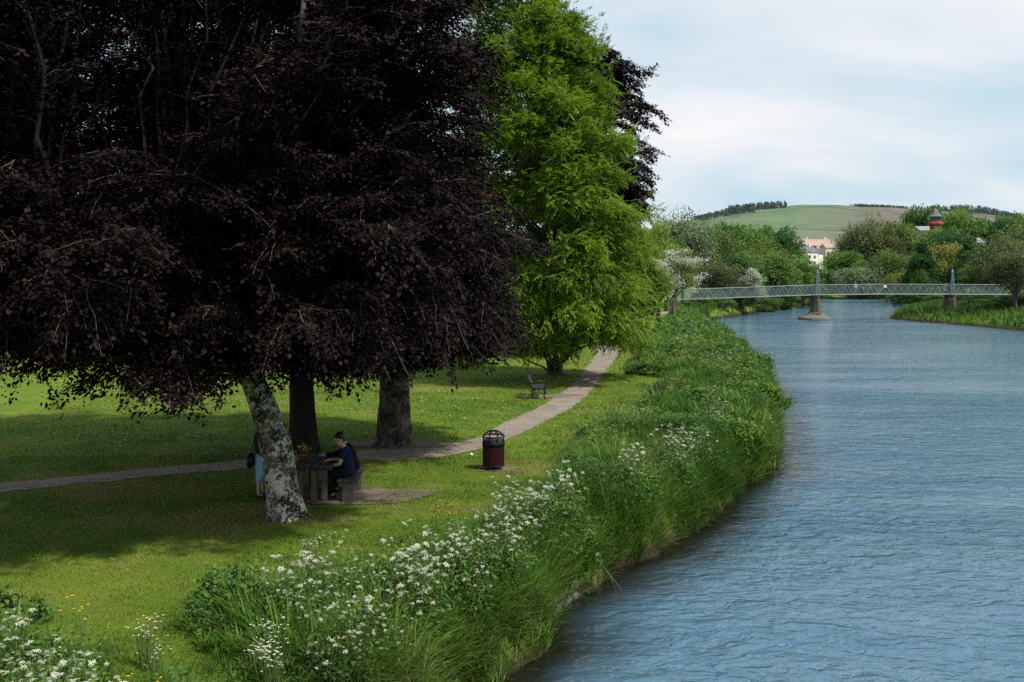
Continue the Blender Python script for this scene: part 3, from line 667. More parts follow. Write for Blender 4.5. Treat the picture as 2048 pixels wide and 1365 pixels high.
for a in [
    ('broadleaf_tree', 'bright lime green tree just right of the ash crown', 1296, 436, 130, 150, 'shrub', 'f_lime', LGR, 0),
    ('broadleaf_tree', 'airy half-bare tree with round top rising highest on left bank', 1364, 424, 150, 178, 'sparse', 'f_pale', LGR, 0),
    ('broadleaf_tree', 'olive tree below the airy half-bare tree, behind the white hawthorn', 1335, 478, 120, 165, 'round', 'f_olive', LGR, 1),
    ('broadleaf_tree', 'tree in pale new leaf right of the airy half-bare tree', 1425, 446, 120, 190, 'sparse', 'f_olive', LGR, 1),
    ('broadleaf_tree', 'mid green tree standing under the hill conifers', 1468, 448, 120, 215, 'round', 'f_green', LGR, 2),
    ('broadleaf_tree', 'dark green round-topped tree against the green hillside', 1556, 456, 110, 225, 'round', 'f_dark', LGR, 0),
    ('broadleaf_tree', 'green tree between two rounder ones below the hill pasture', 1512, 458, 110, 220, 'round', 'f_green', LGR, 1),
    ('broadleaf_tree', 'olive green tree left of the white houses', 1574, 486, 80, 225, 'round', 'f_olive', LGR, 2),
    ('broadleaf_tree', 'brownish young-leaved tree above the left bridge span', 1428, 520, 130, 172, 'sparse', 'f_brown', LGR, 0),
    ('broadleaf_tree', 'dark green tree behind the small white hawthorn', 1480, 512, 110, 182, 'round', 'f_dark', LGR, 1),
    ('broadleaf_tree', 'wide olive green tree right of the small white hawthorn', 1545, 508, 130, 192, 'round', 'f_olive', LGR, 0),
    ('broadleaf_tree', 'low green tree overhanging the river bend left of the first pier', 1598, 520, 100, 205, 'round', 'f_green', LGR, 1),
    ('broadleaf_tree', 'dark low tree at the river bend directly behind the first pylon', 1622, 548, 60, 230, 'round', 'f_dark', LGR, 2),
    ('broadleaf_tree', 'dark green tree just right of the first pylon', 1662, 540, 90, 318, 'round', 'f_dark', RGR, 0),
    ('broadleaf_tree', 'green tree right of and below the white houses', 1690, 506, 110, 330, 'round', 'f_green', RGR, 1),
    ('broadleaf_tree', 'tall twiggy brownish tree left of the red tower', 1738, 434, 130, 345, 'sparse', 'f_brown', RGR, 0),
    ('broadleaf_tree', 'twiggy grey-green tree beside the tall brownish one', 1705, 462, 90, 350, 'sparse', 'f_pale', RGR, 1),
    ('broadleaf_tree', 'dull olive tree immediately left of the red tower', 1795, 446, 110, 350, 'round', 'f_olive', RGR, 2),
    ('broadleaf_tree', 'pale olive tree above the two people on the bridge', 1725, 524, 120, 300, 'weep', 'f_pale', RGR, 0),
    ('broadleaf_tree', 'olive tree between the bridge sign and the red tower', 1785, 500, 120, 300, 'sparse', 'f_olive', RGR, 1),
    ('broadleaf_tree', 'dark green tree crown directly behind the red tower', 1846, 413, 110, 410, 'round', 'f_dark', RGR, 0),
    ('broadleaf_tree', 'bright green tree immediately right of the red tower', 1912, 424, 110, 390, 'round', 'f_green', RGR, 1),
    ('broadleaf_tree', 'dark green tree before the blue wooded hill', 1968, 440, 100, 390, 'round', 'f_dark', RGR, 2),
    ('broadleaf_tree', 'dark round tree top at the right-hand end of the skyline', 2024, 430, 95, 350, 'round', 'f_dark', RGR, 0),
    ('broadleaf_tree', 'olive tree hiding the foot of the red tower', 1868, 462, 100, 332, 'round', 'f_olive', RGR, 1),
    ('broadleaf_tree', 'grey-green tree in front of the long grey roofed hall', 1925, 492, 90, 305, 'sparse', 'f_pale', RGR, 0),
    ('broadleaf_tree', 'brown-green tree between the tower and the twiggy tree', 1768, 470, 100, 342, 'round', 'f_brown', RGR, 2),
    ('broadleaf_tree', 'olive tree at the right edge behind the twiggy trees', 2055, 438, 110, 300, 'round', 'f_green', RGR, 1),
    ('broadleaf_tree', 'dark green tree behind the tall yellow willow', 1900, 462, 100, 300, 'round', 'f_dark', RGR, 1),
    ('broadleaf_tree', 'green tree over the left bridge end behind the hawthorn', 1395, 472, 110, 185, 'round', 'f_green', LGR, 0),
    ('broadleaf_tree', 'tall green tree left of the airy half-bare tree', 1318, 452, 110, 185, 'round', 'f_green', LGR, 1),
    ('broadleaf_tree', 'light olive tree in the middle of the left bank wood', 1455, 482, 110, 200, 'round', 'f_olive', LGR, 1),
    ('broadleaf_tree', 'pale green tree in the middle of the left bank wood', 1520, 486, 100, 205, 'sparse', 'f_lime', LGR, 0),
    ('broadleaf_tree', 'olive tree over the bend right of the pale green tree', 1560, 502, 90, 212, 'round', 'f_olive', LGR, 2),
    ('broadleaf_tree', 'twiggy brown tree standing in front of the right end of the bridge', 2032, 492, 130, 133, 'sparse', 'f_brown', RGR, 0),
    ('conical_tree', 'dense dark green conical tree between yellow willows', 1844, 490, 96, 212, 'conic', 'f_dark', RGR, 0),
    ('willow_tree', 'tall yellow-green willow left of the second pylon', 1884, 474, 120, 232, 'weep', 'f_yellow', RGR, 0),
    ('willow_tree', 'low yellowish willow left of the dark conical tree', 1800, 536, 80, 245, 'weep', 'f_yellow', RGR, 0),
    ('broadleaf_tree', 'very dark tree right behind the second pylon', 1942, 478, 110, 208, 'conic', 'f_dark', RGR, 0),
    ('broadleaf_tree', 'large twiggy brown tree over the right end of the bridge', 2006, 466, 150, 170, 'sparse', 'f_brown', RGR, 0),
    ('broadleaf_tree', 'twiggy brown tree cut by the right edge of the view', 2072, 450, 150, 180, 'sparse', 'f_brown', RGR, 1),
    ('broadleaf_tree', 'mid brown-green tree under the grey roofed hall', 1985, 516, 130, 190, 'round', 'f_olive', RGR, 1),
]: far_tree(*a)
SG = 'bushes along the far river banks'
for a in [(1395, 592, 70, 158, 'f_olive', 'olive bush by the bridge landing'), (1440, 594, 70, 160, 'f_green', 'green bush under the left bridge span'), (1482, 590, 70, 170, 'f_dark', 'dark bush under the small white hawthorn'),
          (1525, 588, 70, 180, 'f_olive', 'olive bush on the waterline left of the bend'), (1570, 584, 70, 195, 'f_green', 'green bush leaning over the bend'), (1608, 576, 50, 215, 'f_dark', 'dark bush at the tip of the bend'),
          (1410, 572, 70, 168, 'f_olive', 'tall olive bush behind the left bridge railing'), (1460, 566, 70, 176, 'f_dark', 'dark tall bush behind the left bridge railing'),
          (1660, 572, 80, 318, 'f_dark', 'dark bush right of the first pylon across the river'), (1700, 570, 80, 316, 'f_dark', 'dark bush under the two people on the bridge'), (1745, 568, 80, 300, 'f_green', 'green bush under the bridge sign'),
          (1790, 572, 80, 262, 'f_olive', 'olive bush behind the grassy spit'), (1835, 580, 80, 210, 'f_dark', 'dark bush at the foot of the conical tree'), (1875, 584, 60, 205, 'f_green', 'green bush left of the second pier'),
          (1930, 584, 60, 185, 'f_dark', 'dark bush right of the second pier'), (1962, 580, 60, 160, 'f_dark', 'dark overgrown bush before the bridge abutment'), (2005, 586, 70, 150, 'f_olive', 'olive bush on the right bank below the bridge end'), (2045, 580, 80, 140, 'f_green', 'green bush at the right edge of the river bank'), (2048, 560, 90, 165, 'f_olive', 'tall olive bush behind the right bridge end'), (1955, 596, 70, 150, 'f_dark', 'dark bush in front of the bridge right of the second pier'), (2030, 588, 90, 136, 'f_dark', 'dark bush in front of the bridge at the right edge'), (1985, 604, 50, 138, 'f_olive', 'low olive bush in front of the bridge between two dark ones'), (1285, 600, 60, 118, 'f_green', 'green bush left of the far path end'), (1345, 606, 40, 150, 'f_green', 'green bush between the far path and the bridge landing')]:
    far_tree('bush', a[5], a[0], a[1], a[2], a[3], 'shrub', a[4], SG, a[0] % 2, cat='bush')
# trees that close the view behind the lawn, seen through gaps of the copper crowns
for i, (px, Y, tp, w, mt, lb) in enumerate([(-60, 95, 470, 330, 'f_green', 'green tree beyond the lawn at the left edge, glimpsed under dark boughs'), (180, 110, 500, 300, 'f_lime', 'light green tree beyond the lawn glimpsed through the copper leaves'), (400, 100, 490, 320, 'f_green', 'green tree beyond the lawn behind the leaning trunk'),
        (640, 120, 500, 320, 'f_olive', 'olive tree beyond the lawn behind the black trunk'), (860, 110, 480, 300, 'f_green', 'green tree beyond the lawn behind the brown trunk'), (1030, 120, 470, 260, 'f_dark', 'dark tree beyond the lawn behind the ash tree'), (1180, 125, 480, 200, 'f_green', 'green tree beyond the path behind the ash tree')]):
    far_tree('broadleaf_tree', lb, px, tp, w, Y, 'round', mt, 'trees beyond the lawn', i)

# hawthorns in blossom
def hawthorn(label, px, base_py, top, wpx, seed, dens=1., lean=0.):
    g = np.random.default_rng(seed); x, Y = gp(px, base_py); z = gz(x, Y); root = thing('hawthorn', label, 'tree', (x, Y, z)); h = EYE - (top - HY) / F * Y - z; w = wpx / F * Y / 2
    wood = MB(); 
    for k in range(4): wood.tube([(.12 * k - .2, 0, -.05), (.1 * k - .2 + g.normal(0, .1), g.normal(0, .1), h * .2), (g.normal(0, .3), g.normal(0, .3), h * .5)], [.11, .09, .04], 7)
    ps, ws, gs = [], [], []
    for b in range(75):
        d = nrm(g.normal(0, 1, 3)); d[2] = abs(d[2]) if d[2] < -.5 else d[2]
        e = np.array([lean * w, 0, h * .58]) + d * [w, w, h * .42] * g.uniform(.55, 1.); s = np.array([0, 0, h * .3])
        wood.tube(bez(s, s + (e - s) * .4 + [0, 0, .1], s + (e - s) * .8 + [0, 0, .2], e, 6), np.linspace(.04, .01, 6), 4, False)
        m = 60; (gs if g.random() > .42 + .35 * d[0] * 1. else ws).append(e + g.normal(0, .32, (m, 3)) * [1.2, 1.2, .6])
        if d[2] > .1: ws.append(e + [0, 0, .15] + g.normal(0, .25, (int(40 * dens), 3)) * [1.6, 1.2, .5])
    obj('trunk', wood.mesh('trunk'), M['bark_grey'], root, True)
    for nm2, arr, mt, L in (('crown', gs, M['f_lime'], .17), ('blossom', ws, M['blossom'], .15)):
        p = np.concatenate(arr); m = len(p); ln = L * g.uniform(.7, 1.3, m)
        obj(nm2, rep_mesh(nm2, leaves(p, g.normal(0, 1, (m, 3)), g.normal(0, .6, (m, 3)) + [0, 0, 1], ln, ln * .8), LEAF, g.random(m)), mt, root)
hawthorn('hawthorn in white blossom leaning over the bank at the left bridge end', 1345, 641, 496, 110, 5, 1.0, .25)
hawthorn('small hawthorn in white blossom standing behind the bridge railing', 1505, 615, 538, 46, 8, 1.3)
hawthorn('greener hawthorn with few flowers beside the path end', 1318, 648, 520, 70, 12, .3, -.2)

# ---------------------------------------------------------------- bank vegetation
VEG = [(-1.0, 8.6), (-2.3, 9.4), (-3.1, 11.4), (-4.3, 13.2), (-3.75, 14.3), (-2.9, 15.0), (-2.15, 15.7), (-1.4, 17.0), (-.75, 18.5), (.2, 20.2), (1.1, 24.0), (1.55, 27.2), (2.3, 30.), (3.75, 33.3), (4.6, 35.2), (5.3, 39.), (7.4, 45.), (7.2, 46.6), (5.6, 48.6), (6.3, 54.), (8.3, 62.), (10.2, 72.), (13., 90.), (17., 112.), (23., 142.), (28., 150.), (34., 139.)]
VEGP = np.array(VEG + [tuple(p) for p in LB[::-1] if 8 < p[1] < 146 and p[0] < 32])
PATCH = np.array([(-8.5, 8.), (-3.5, 8.), (-4.25, 10.4), (-5.1, 11.9), (-6.3, 12.2), (-8.5, 12.2)])
def scatter(n, x0, x1, y0, y1, test, power=1.0):
    x = rng.uniform(x0, x1, n); y = y0 + (y1 - y0) * rng.random(n) ** power; m = test(x, y); return x[m], y[m]
def inveg(x, y):
    s, _, _, lf = bank(x, y); return inpoly(x, y, VEGP) | inpoly(x, y, PATCH) | (lf & (s > 0) & (s < 1.3) & (y < 142) & (y > 8.5))
rng = np.random.default_rng(77)
def edge_fade(x, y):
    d, _, _ = pdist(x, y, np.array(VEG)); return d
# tall grass
def tall_grass():
    parts = []; tints = []
    for (n, nb, x0, x1, y0, y1, Lm, Wm, rr) in ((9000, 34, -8.6, 9., 8., 30., .58, .018, .12), (5600, 26, 1., 14., 28., 60., .68, .034, .15), (3600, 24, 5., 33., 58., 150., .75, .07, .32)):
        cx, cy = scatter(n * 4, x0, x1, y0, y1, inveg); s, gx, gy, left = bank(cx, cy); ns = vnoise(cx * .55, cy * .45, 31)
        keep = (rng.random(len(cx)) < np.where(s < 1.3, 1., np.clip((ns - .36) * 2.2, .10, .7))) & (s > .06); cx, cy, s, gx, gy = [q[keep][:n] for q in (cx, cy, s, gx, gy)]
        K = len(cx); hgt = rng.uniform(.4, 1.4, K) * (.55 + .8 * vnoise(cx * .8, cy * .8, 41)) * np.clip(edge_fade(cx, cy) / .6, .4, 1); ton = rng.normal(0, .18, K) + (vnoise(cx * .35, cy * .35, 51) - .5) * .7; wid = rng.uniform(.6, 1.5, K)
        I = np.repeat(np.arange(K), nb); N = len(I); a = rng.random(N) * 6.283; rad = rr * rng.random(N) ** .6; x = cx[I] + np.cos(a) * rad; y = cy[I] + np.sin(a) * rad; sI = s[I]
        hd = np.stack([np.cos(a), np.sin(a)], 1) + rng.normal(0, .4, (N, 2)); tw = nrm(np.stack([gx, gy], 1))[I]; hd = nrm(hd + tw * np.clip(1.0 - sI * 1.2, 0, .7)[:, None])
        z = ground_z(x, y); L = Lm * hgt[I] * np.where(sI < .7, 1.12, 1.) * rng.uniform(.55, 1.25, N); rim = rad / rr
        parts.append(blades(np.stack([x, y, z - .02], 1), hd, L, Wm * wid[I] * rng.uniform(.6, 1.3, N), rng.uniform(.3, 1.3, N) + .30 * rim, rng.uniform(.0, .22, N) + .2 * rim))
        dry = np.clip((.5 - sI) * 1.3, 0, .6) * (rng.random(N) < .16)
        tints.append(np.clip(.42 + ton[I] + rng.normal(0, .10, N) + dry, 0, 1))
    return np.concatenate(parts), np.concatenate(tints)
V, tn = tall_grass(); tag(obj('bank_grass', rep_mesh('bank_grass', V, BLADE, tn), M['grassblade']), kind='stuff'); CNT['grass'] = len(V)
# leafy undergrowth
def herbs():
    P, A_, Nn, L_, T_ = [], [], [], [], []
    for (n, x0, x1, y0, y1, sz) in ((120000, -8.6, 9., 8., 30., .075), (70000, 1., 14., 28., 60., .15), (26000, 5., 33., 58., 150., .36)):
        x, y = scatter(n, x0, x1, y0, y1, inveg); s, gx, gy, left = bank(x, y); nn = vnoise(x * .55, y * .45, 31); keep = (rng.random(len(x)) < np.clip((.90 - nn) * 2.6, .2, 1)) & (s > .1); x, y = x[keep], y[keep]
        z = ground_z(x, y); N = len(x); fade = np.clip(edge_fade(x, y) / .7, .35, 1); hump = .16 + .74 * vnoise(x * .9, y * .9, 61) ** 1.3 + .30 * vnoise(x * 2.4, y * 2.4, 62) ** 2; hh = hump * fade
        for rep in range(3):
            a = rng.random(N) * 6.283; up_ = rng.random(N) ** .6; o = np.stack([x + rng.normal(0, .06, N), y + rng.normal(0, .06, N), z + hh * up_], 1)
            P.append(o); A_.append(np.stack([np.cos(a), np.sin(a), rng.normal(-.1, .45, N)], 1)); Nn.append(np.stack([rng.normal(0, .4, N), rng.normal(0, .4, N), np.ones(N)], 1)); L_.append(sz * rng.uniform(.5, 1.2, N) * (.7 + 1.3 * vnoise(x * .7, y * .7, 63) ** 2))
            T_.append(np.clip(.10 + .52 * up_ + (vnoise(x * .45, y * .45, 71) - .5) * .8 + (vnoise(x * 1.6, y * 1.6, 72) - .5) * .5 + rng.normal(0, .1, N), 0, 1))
    L_ = np.concatenate(L_); return leaves(np.concatenate(P), np.concatenate(A_), np.concatenate(Nn), L_, L_ * .55), np.concatenate(T_)
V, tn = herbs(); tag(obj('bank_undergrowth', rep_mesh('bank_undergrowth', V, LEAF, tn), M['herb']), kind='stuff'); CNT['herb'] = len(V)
# mown lawn blades
def lawn():
    parts = []; tints = []; PT = smooth_line(PU, 5), smooth_line(PL, 5); PP = np.concatenate([PT[0], PT[1][::-1]])
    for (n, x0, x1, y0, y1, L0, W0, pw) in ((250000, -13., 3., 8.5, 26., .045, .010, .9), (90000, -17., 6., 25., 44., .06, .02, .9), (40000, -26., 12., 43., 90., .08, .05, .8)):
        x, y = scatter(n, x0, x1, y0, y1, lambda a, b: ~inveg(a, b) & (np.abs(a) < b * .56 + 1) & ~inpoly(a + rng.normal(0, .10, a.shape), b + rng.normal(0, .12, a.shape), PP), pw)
        soil = (((x + 3.5) / 1.35) ** 2 + ((y - 21.1) / .7) ** 2 < rng.uniform(.25, 1.1, len(x))) | (((x + .42) / .5) ** 2 + ((y - 24.4) / .33) ** 2 < rng.uniform(.2, 1.1, len(x))) | (((x - 1.35) / 1.2) ** 2 + ((y - 39.4) / .5) ** 2 < 1) | (((x + 3.1) / 1.5) ** 2 + ((y - 27.9) / .6) ** 2 < 1)
        s, _, _, _ = bank(x, y); keep = (s > .3) & ~soil; x, y = x[keep], y[keep]; N = len(x); z = ground_z(x, y)
        rough = np.clip(1.6 - edge_fade(x, y), 0, 1) + sstep(14.2, 11., y) * 1.5; tus = vnoise(x * 1.6, y * 1.6, 43) ** 2
        L = L0 * rng.uniform(.5, 1.3, N) * (1 + 2.6 * rough * tus + .9 * tus); a = rng.random(N) * 6.283
        parts.append(blades(np.stack([x, y, z - .01], 1), np.stack([np.cos(a), np.sin(a)], 1), L, W0 * rng.uniform(.6, 1.3, N), rng.uniform(.4, 1.4, N), rng.uniform(0, .5, N)))
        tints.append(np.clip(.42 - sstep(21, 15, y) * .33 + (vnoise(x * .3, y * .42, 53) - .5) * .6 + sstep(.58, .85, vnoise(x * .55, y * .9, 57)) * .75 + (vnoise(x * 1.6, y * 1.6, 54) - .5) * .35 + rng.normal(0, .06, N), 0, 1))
    return np.concatenate(parts), np.concatenate(tints)
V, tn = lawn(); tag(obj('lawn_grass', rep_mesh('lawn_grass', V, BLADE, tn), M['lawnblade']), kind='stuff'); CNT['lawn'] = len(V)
# right bank grass
def right_grass():
    x = rng.uniform(55, 110, 60000); y = rng.uniform(90, 235, 60000); s, gx, gy, left = bank(x, y); m = (s > .05) & ~left & (s < 16); x, y, s = x[m], y[m], s[m]; N = len(x); a = rng.random(N) * 6.283
    return blades(np.stack([x, y, ground_z(x, y)], 1), np.stack([np.cos(a), np.sin(a)], 1), rng.uniform(.5, 1.3, N) * (.6 + .8 * vnoise(x * .3, y * .3, 5)), .10 * rng.uniform(.6, 1.4, N), rng.uniform(.4, 1.3, N), rng.uniform(0, .4, N)), np.clip(.10 + (vnoise(x * .15, y * .15, 9) - .5) * .6 + rng.normal(0, .1, N), 0, .9)
V, tn = right_grass(); tag(obj('far_bank_grass', rep_mesh('far_bank_grass', V, BLADE, tn), M['grassblade']), kind='stuff')
def left_far_grass():
    x = rng.uniform(24, 90, 30000); y = rng.uniform(138, 300, 30000); s, gx, gy, left = bank(x, y); m = (s > .05) & left & (s < 8); x, y, s = x[m], y[m], s[m]; N = len(x); a = rng.random(N) * 6.283
    return blades(np.stack([x, y, ground_z(x, y)], 1), np.stack([np.cos(a), np.sin(a)], 1), rng.uniform(.5, 1.3, N), .13 * rng.uniform(.6, 1.4, N), rng.uniform(.4, 1.3, N), rng.uniform(0, .4, N)), np.clip(.4 + rng.normal(0, .15, N), 0, .95)
V, tn = left_far_grass(); tag(obj('far_bank_grass', rep_mesh('far_bank_grass', V, BLADE, tn), M['grassblade']), kind='stuff')
# daisies in the lawn
x, y = scatter(900, -22, 4, 26, 62, lambda a, b: ~inveg(a, b)); k = vnoise(x * .25, y * .25, 91) > .55; x, y = x[k], y[k]; N = len(x)
tag(obj('lawn_daisies', rep_mesh('lawn_daisies', leaves(np.stack([x, y, ground_z(x, y) + .06], 1), np.stack([np.ones(N), rng.normal(0, .5, N), np.full(N, .2)], 1), np.tile([0, -.5, 1.], (N, 1)), .045, .045, 0), LEAF, rng.random(N)), M['white']), kind='stuff')

# shrubs within the bank growth
def shrub(label, x, y, w, h, mat, seed, leaf=.07, n=2600, group=None):
    g = np.random.default_rng(seed); root = thing('shrub', label, 'shrub', (x, y, gz(x, y)), 0, group); wood = MB(); P, T = [], []
    for b in range(34):
        d = nrm(g.normal(0, 1, 3)); d[2] = abs(d[2]); e = d * [w / 2, w / 2 * .8, h * .8] * g.uniform(.5, 1.) + [0, 0, h * .12]; wood.tube(bez(np.zeros(3), e * .3 + [0, 0, .1], e * .7 + [0, 0, .1], e, 5), np.linspace(.014, .004, 5), 4, False)
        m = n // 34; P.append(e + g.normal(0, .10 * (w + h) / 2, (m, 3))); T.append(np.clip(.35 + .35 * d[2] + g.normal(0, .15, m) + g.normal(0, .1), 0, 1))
    P = np.concatenate(P); P[:, 2] = np.abs(P[:, 2]); m = len(P); L = leaf * g.uniform(.7, 1.4, m)
    obj('stem', wood.mesh('stem'), M['twig'], root); obj('foliage', rep_mesh('foliage', leaves(P, g.normal(0, 1, (m, 3)), g.normal(0, .5, (m, 3)) + [0, 0, 1], L, L * .6), LEAF, np.concatenate(T)), M[mat], root)
for i, (px, py, w, h, mt, lf, lb) in enumerate([(1382, 752, 1.5, .75, 'shrubdark', .10, 'dark round bush in the middle of the bank grass'), (1330, 812, 1.5, .75, 'shrubdark', .09, 'dark bush on the lawn edge nearest the bench side'), (1300, 842, 1.3, .55, 'herb', .09, 'low leafy bush on the lawn edge below the dark bush'),
        (1182, 893, .9, .45, 'shrubdark', .07, 'small dark tuft of leaves nearest the litter bin'), (460, 1225, 1.2, .62, 'herb', .07, 'dense leafy clump at the left end of the near flower bed'), (1520, 880, 1.5, .9, 'grassblade', .12, 'green bush bulging over the water at the widest bank'), (1535, 800, 2.0, .9, 'grassblade', .14, 'bright green bush at the bulge of the bank'),
        (1500, 735, 2.2, 1.0, 'herb', .16, 'green bush on the water side beyond the bulge'), (1440, 985, 1.0, .7, 'grassblade', .10, 'grassy bush at the water side by the pink flowers'), (620, 1345, 1.1, .45, 'shrubdark', .07, 'blue-green thistly bush at the bottom of the near bed')]):
    x, y = gp(px, py, -.05)
    while float(bank(np.array([x]), np.array([y]))[0][0]) < .55: x -= .15
    shrub(lb, x, y, w, h, mt, 200 + i, lf)
for i, (px, py, h) in enumerate([(12, 1238, .55), (62, 1250, .5)]):
    x, y = gp(px, py, .0); shrub('dark broad-leaved dock plant at the far side of the corner flower patch' if i == 0 else 'dark dock plant right beside the corner flower patch', x, y, .45, h * .7, 'herb', 300 + i, .09, 420)

# cow parsley
def umbel_mesh(seed):
    g = np.random.default_rng(seed); P, A_, L = [], [], []
    for k in range(13):
        a = k * 2.4; r = .045 * math.sqrt(k / 13.); c = np.array([math.cos(a) * r, math.sin(a) * r, .012 - r * r * 4 + g.normal(0, .004)])
        for j in range(5):
            b = g.random() * 6.28; P.append(c - np.array([math.cos(b), math.sin(b), 0]) * .004 + g.normal(0, .004, 3)); A_.append((math.cos(b), math.sin(b), g.normal(.1, .25))); L.append(g.uniform(.012, .019))
    L = np.array(L); me = rep_mesh('flower_head', leaves(np.array(P), np.array(A_), np.tile([0, 0, 1.], (len(P), 1)) + g.normal(0, .3, (len(P), 3)), L, L * .95, .1), LEAF, g.random(len(P))); me.materials.append(M['white']); return me
UMB = [umbel_mesh(i) for i in range(4)]
def parsley_proto(seed, nh):
    g = np.random.default_rng(seed); root = thing('cow_parsley', 'cow parsley', 'wildflower'); wood = MB(); h = .85
    heads = []
    for k in range(nh):
        a = k * 2.4 + g.normal(0, .3); sp = g.uniform(.08, .30); e = np.array([math.cos(a) * sp, math.sin(a) * sp, h * g.uniform(.72, 1.1)]); b = np.array([0, 0, h * g.uniform(.25, .6)])
        wood.tube([b, b * .4 + e * .6 + [0, 0, -.04], e], [.005, .004, .003], 4, False); heads.append(e)
    wood.tube([(0, 0, -.03), (.01, 0, h * .5), (0, 0, h * .8)], [.008, .006, .004], 5)
    obj('stem', wood.mesh('stem'), M['herb_stem'], root)
    m = 130; a = g.random(m) * 6.283; r = g.uniform(.03, .32, m); z = g.uniform(.1, .62, m); P = np.stack([np.cos(a) * r, np.sin(a) * r, z], 1); L = g.uniform(.05, .10, m)
    obj('foliage', rep_mesh('foliage', leaves(P, np.stack([np.cos(a), np.sin(a), g.normal(-.1, .4, m)], 1), g.normal(0, .4, (m, 3)) + [0, 0, 1], L, L * .45), LEAF, np.clip(.3 + .6 * z + g.normal(0, .12, m), 0, 1)), M['herb'], root)
    for i, e in enumerate(heads):
        o = bpy.data.objects.new('flower_head', UMB[(i + seed) % 4]); COL.objects.link(o); o.parent = root; o.location = e; s = g.uniform(.40, .92); o.scale = (s, s, s); o.rotation_euler = (g.normal(0, .22), g.normal(0, .22), g.random() * 6.28)
    return root
M['herb_stem'] = surf('flower_stem', (.06, .10, .025), (.10, .15, .04), 10)
def sample_px(poly, n, mind=0):
    xs = [p[0] for p in poly]; ys = [p[1] for p in poly]; out = []
    while len(out) < n:
        p = (random.uniform(min(xs), max(xs)), random.uniform(min(ys), max(ys)))
        if inpoly(np.array([p[0]]), np.array([p[1]]), poly)[0]: out.append(p)
    return out
PB = 'cow parsley in the riverside growth'
patches = [
    ([(505, 1118), (640, 1120), (700, 1150), (790, 1150), (960, 1150), (975, 1195), (850, 1240), (740, 1262), (620, 1200), (540, 1150)], 62, 'white cow parsley flowering in the large near bed', 'cow parsley in the large near bed'),
    ([(700, 1130), (960, 1120), (990, 1180), (900, 1230), (760, 1230)], 12, 'white cow parsley in the middle of the riverside slope of the near bed', 'cow parsley on the slope of the near bed'),
    ([(640, 1075), (720, 1068), (900, 1090), (960, 1120), (940, 1150), (700, 1130)], 12, 'white cow parsley at the lawn side of the near bed', 'cow parsley at the lawn side of the near bed'),
    ([(955, 995), (1020, 962), (1080, 985), (1165, 1010), (1172, 1050), (1120, 1085), (990, 1060)], 44, 'white cow parsley in the bed below the litter bin', 'cow parsley in the bed below the litter bin'),
    ([(970, 1060), (1080, 1060), (1120, 1100), (1090, 1125), (980, 1100)], 9, 'white cow parsley at the water side of the bed below the bin', 'cow parsley at the water side below the bin'),
    ([(0, 1222), (80, 1218), (150, 1260), (190, 1310), (240, 1365), (230, 1420), (0, 1420)], 52, 'white cow parsley in the bottom corner patch of the lawn', 'cow parsley in the bottom corner patch'),
    ([(1235, 915), (1285, 880), (1295, 900), (1270, 930)], 6, 'cow parsley group beside the yellow flowers on the bank', 'cow parsley beside the yellow flowers'),
    ([(1310, 880), (1370, 840), (1400, 860), (1420, 890), (1380, 905), (1320, 890)], 22, 'cow parsley above the pink flowers on the bank', 'cow parsley above the pink flowers'),
    ([(1410, 795), (1445, 780), (1450, 810), (1430, 840)], 7, 'cow parsley left of the orange-yellow flowers on the bank', 'cow parsley by the orange-yellow flowers'),
    ([(1415, 720), (1465, 715), (1465, 745), (1430, 745)], 7, 'cow parsley on the far bank growth right of the dark round bush', 'cow parsley right of the dark round bush'),
    ([(1345, 645), (1385, 643), (1405, 660), (1390, 665)], 9, 'cow parsley on the bank by the hawthorn foot', 'cow parsley by the hawthorn foot')]
PROT = [parsley_proto(1, 6), parsley_proto(2, 8), parsley_proto(3, 7), parsley_proto(4, 5)]
used = set()
for pi, (poly, n, lb, grp) in enumerate(patches):
    for (px, py) in sample_px(poly, n):
        for hz_ in (.72, .45, .2, -.05):
            x, y = gp(px, py, hz_); s0 = float(bank(np.array([x]), np.array([y]))[0][0])
            if s0 >= .35: break
        if s0 < .35: continue
        k = random.randrange(4)
        if k not in used: o = PROT[k]; used.add(k)
        else: o = copy_tree(PROT[k])
        s = random.uniform(.78, 1.2) * (1 if y < 30 else 1.15); s *= .82 if y < 13 else 1; z = gz(x, y); o.location = (x, y, z); o.rotation_euler = (random.gauss(0, .06), random.gauss(0, .06), random.random() * 6.28); o.scale = (s, s, s * random.uniform(.8, 1.05) * min(1.25, max(.8, (.93 - z) / .93)))
        tag(o, lb, 'wildflower', grp)
# buttercups and pink campion: small flowers on thin stems
def small_flower(name, mat, seed, n, h, sz):
    g = np.random.default_rng(seed); root = thing(name, name.replace('_', ' '), 'wildflower'); w = MB(); P = []
    for k in range(n):
        a = g.random() * 6.28; r = g.uniform(.02, .16); e = np.array([math.cos(a) * r, math.sin(a) * r, h * g.uniform(.7, 1.1)]); w.tube([(e[0] * .2, e[1] * .2, -.02), e * [.7, .7, .6], e], [.003, .0025, .002], 3, False)
        for j in range(5):
            b = j * 1.257; P.append((e, (math.cos(b), math.sin(b), .35)))
    obj('stem', w.mesh('stem'), M['herb_stem'], root); p = np.array([q[0] for q in P]); ax = np.array([q[1] for q in P])
    obj('blossom', rep_mesh('blossom', leaves(p, ax, np.tile([0, 0, 1.], (len(p), 1)), sz, sz * .9, .05), LEAF, g.random(len(p))), mat, root); return root
BC = small_flower('buttercup', M['yellow'], 1, 3, .4, .017); PK = small_flower('pink_campion', M['pink'], 2, 9, .6, .022); TW = small_flower('small_white_flower', M['white'], 3, 14, .42, .014)
ub = {}
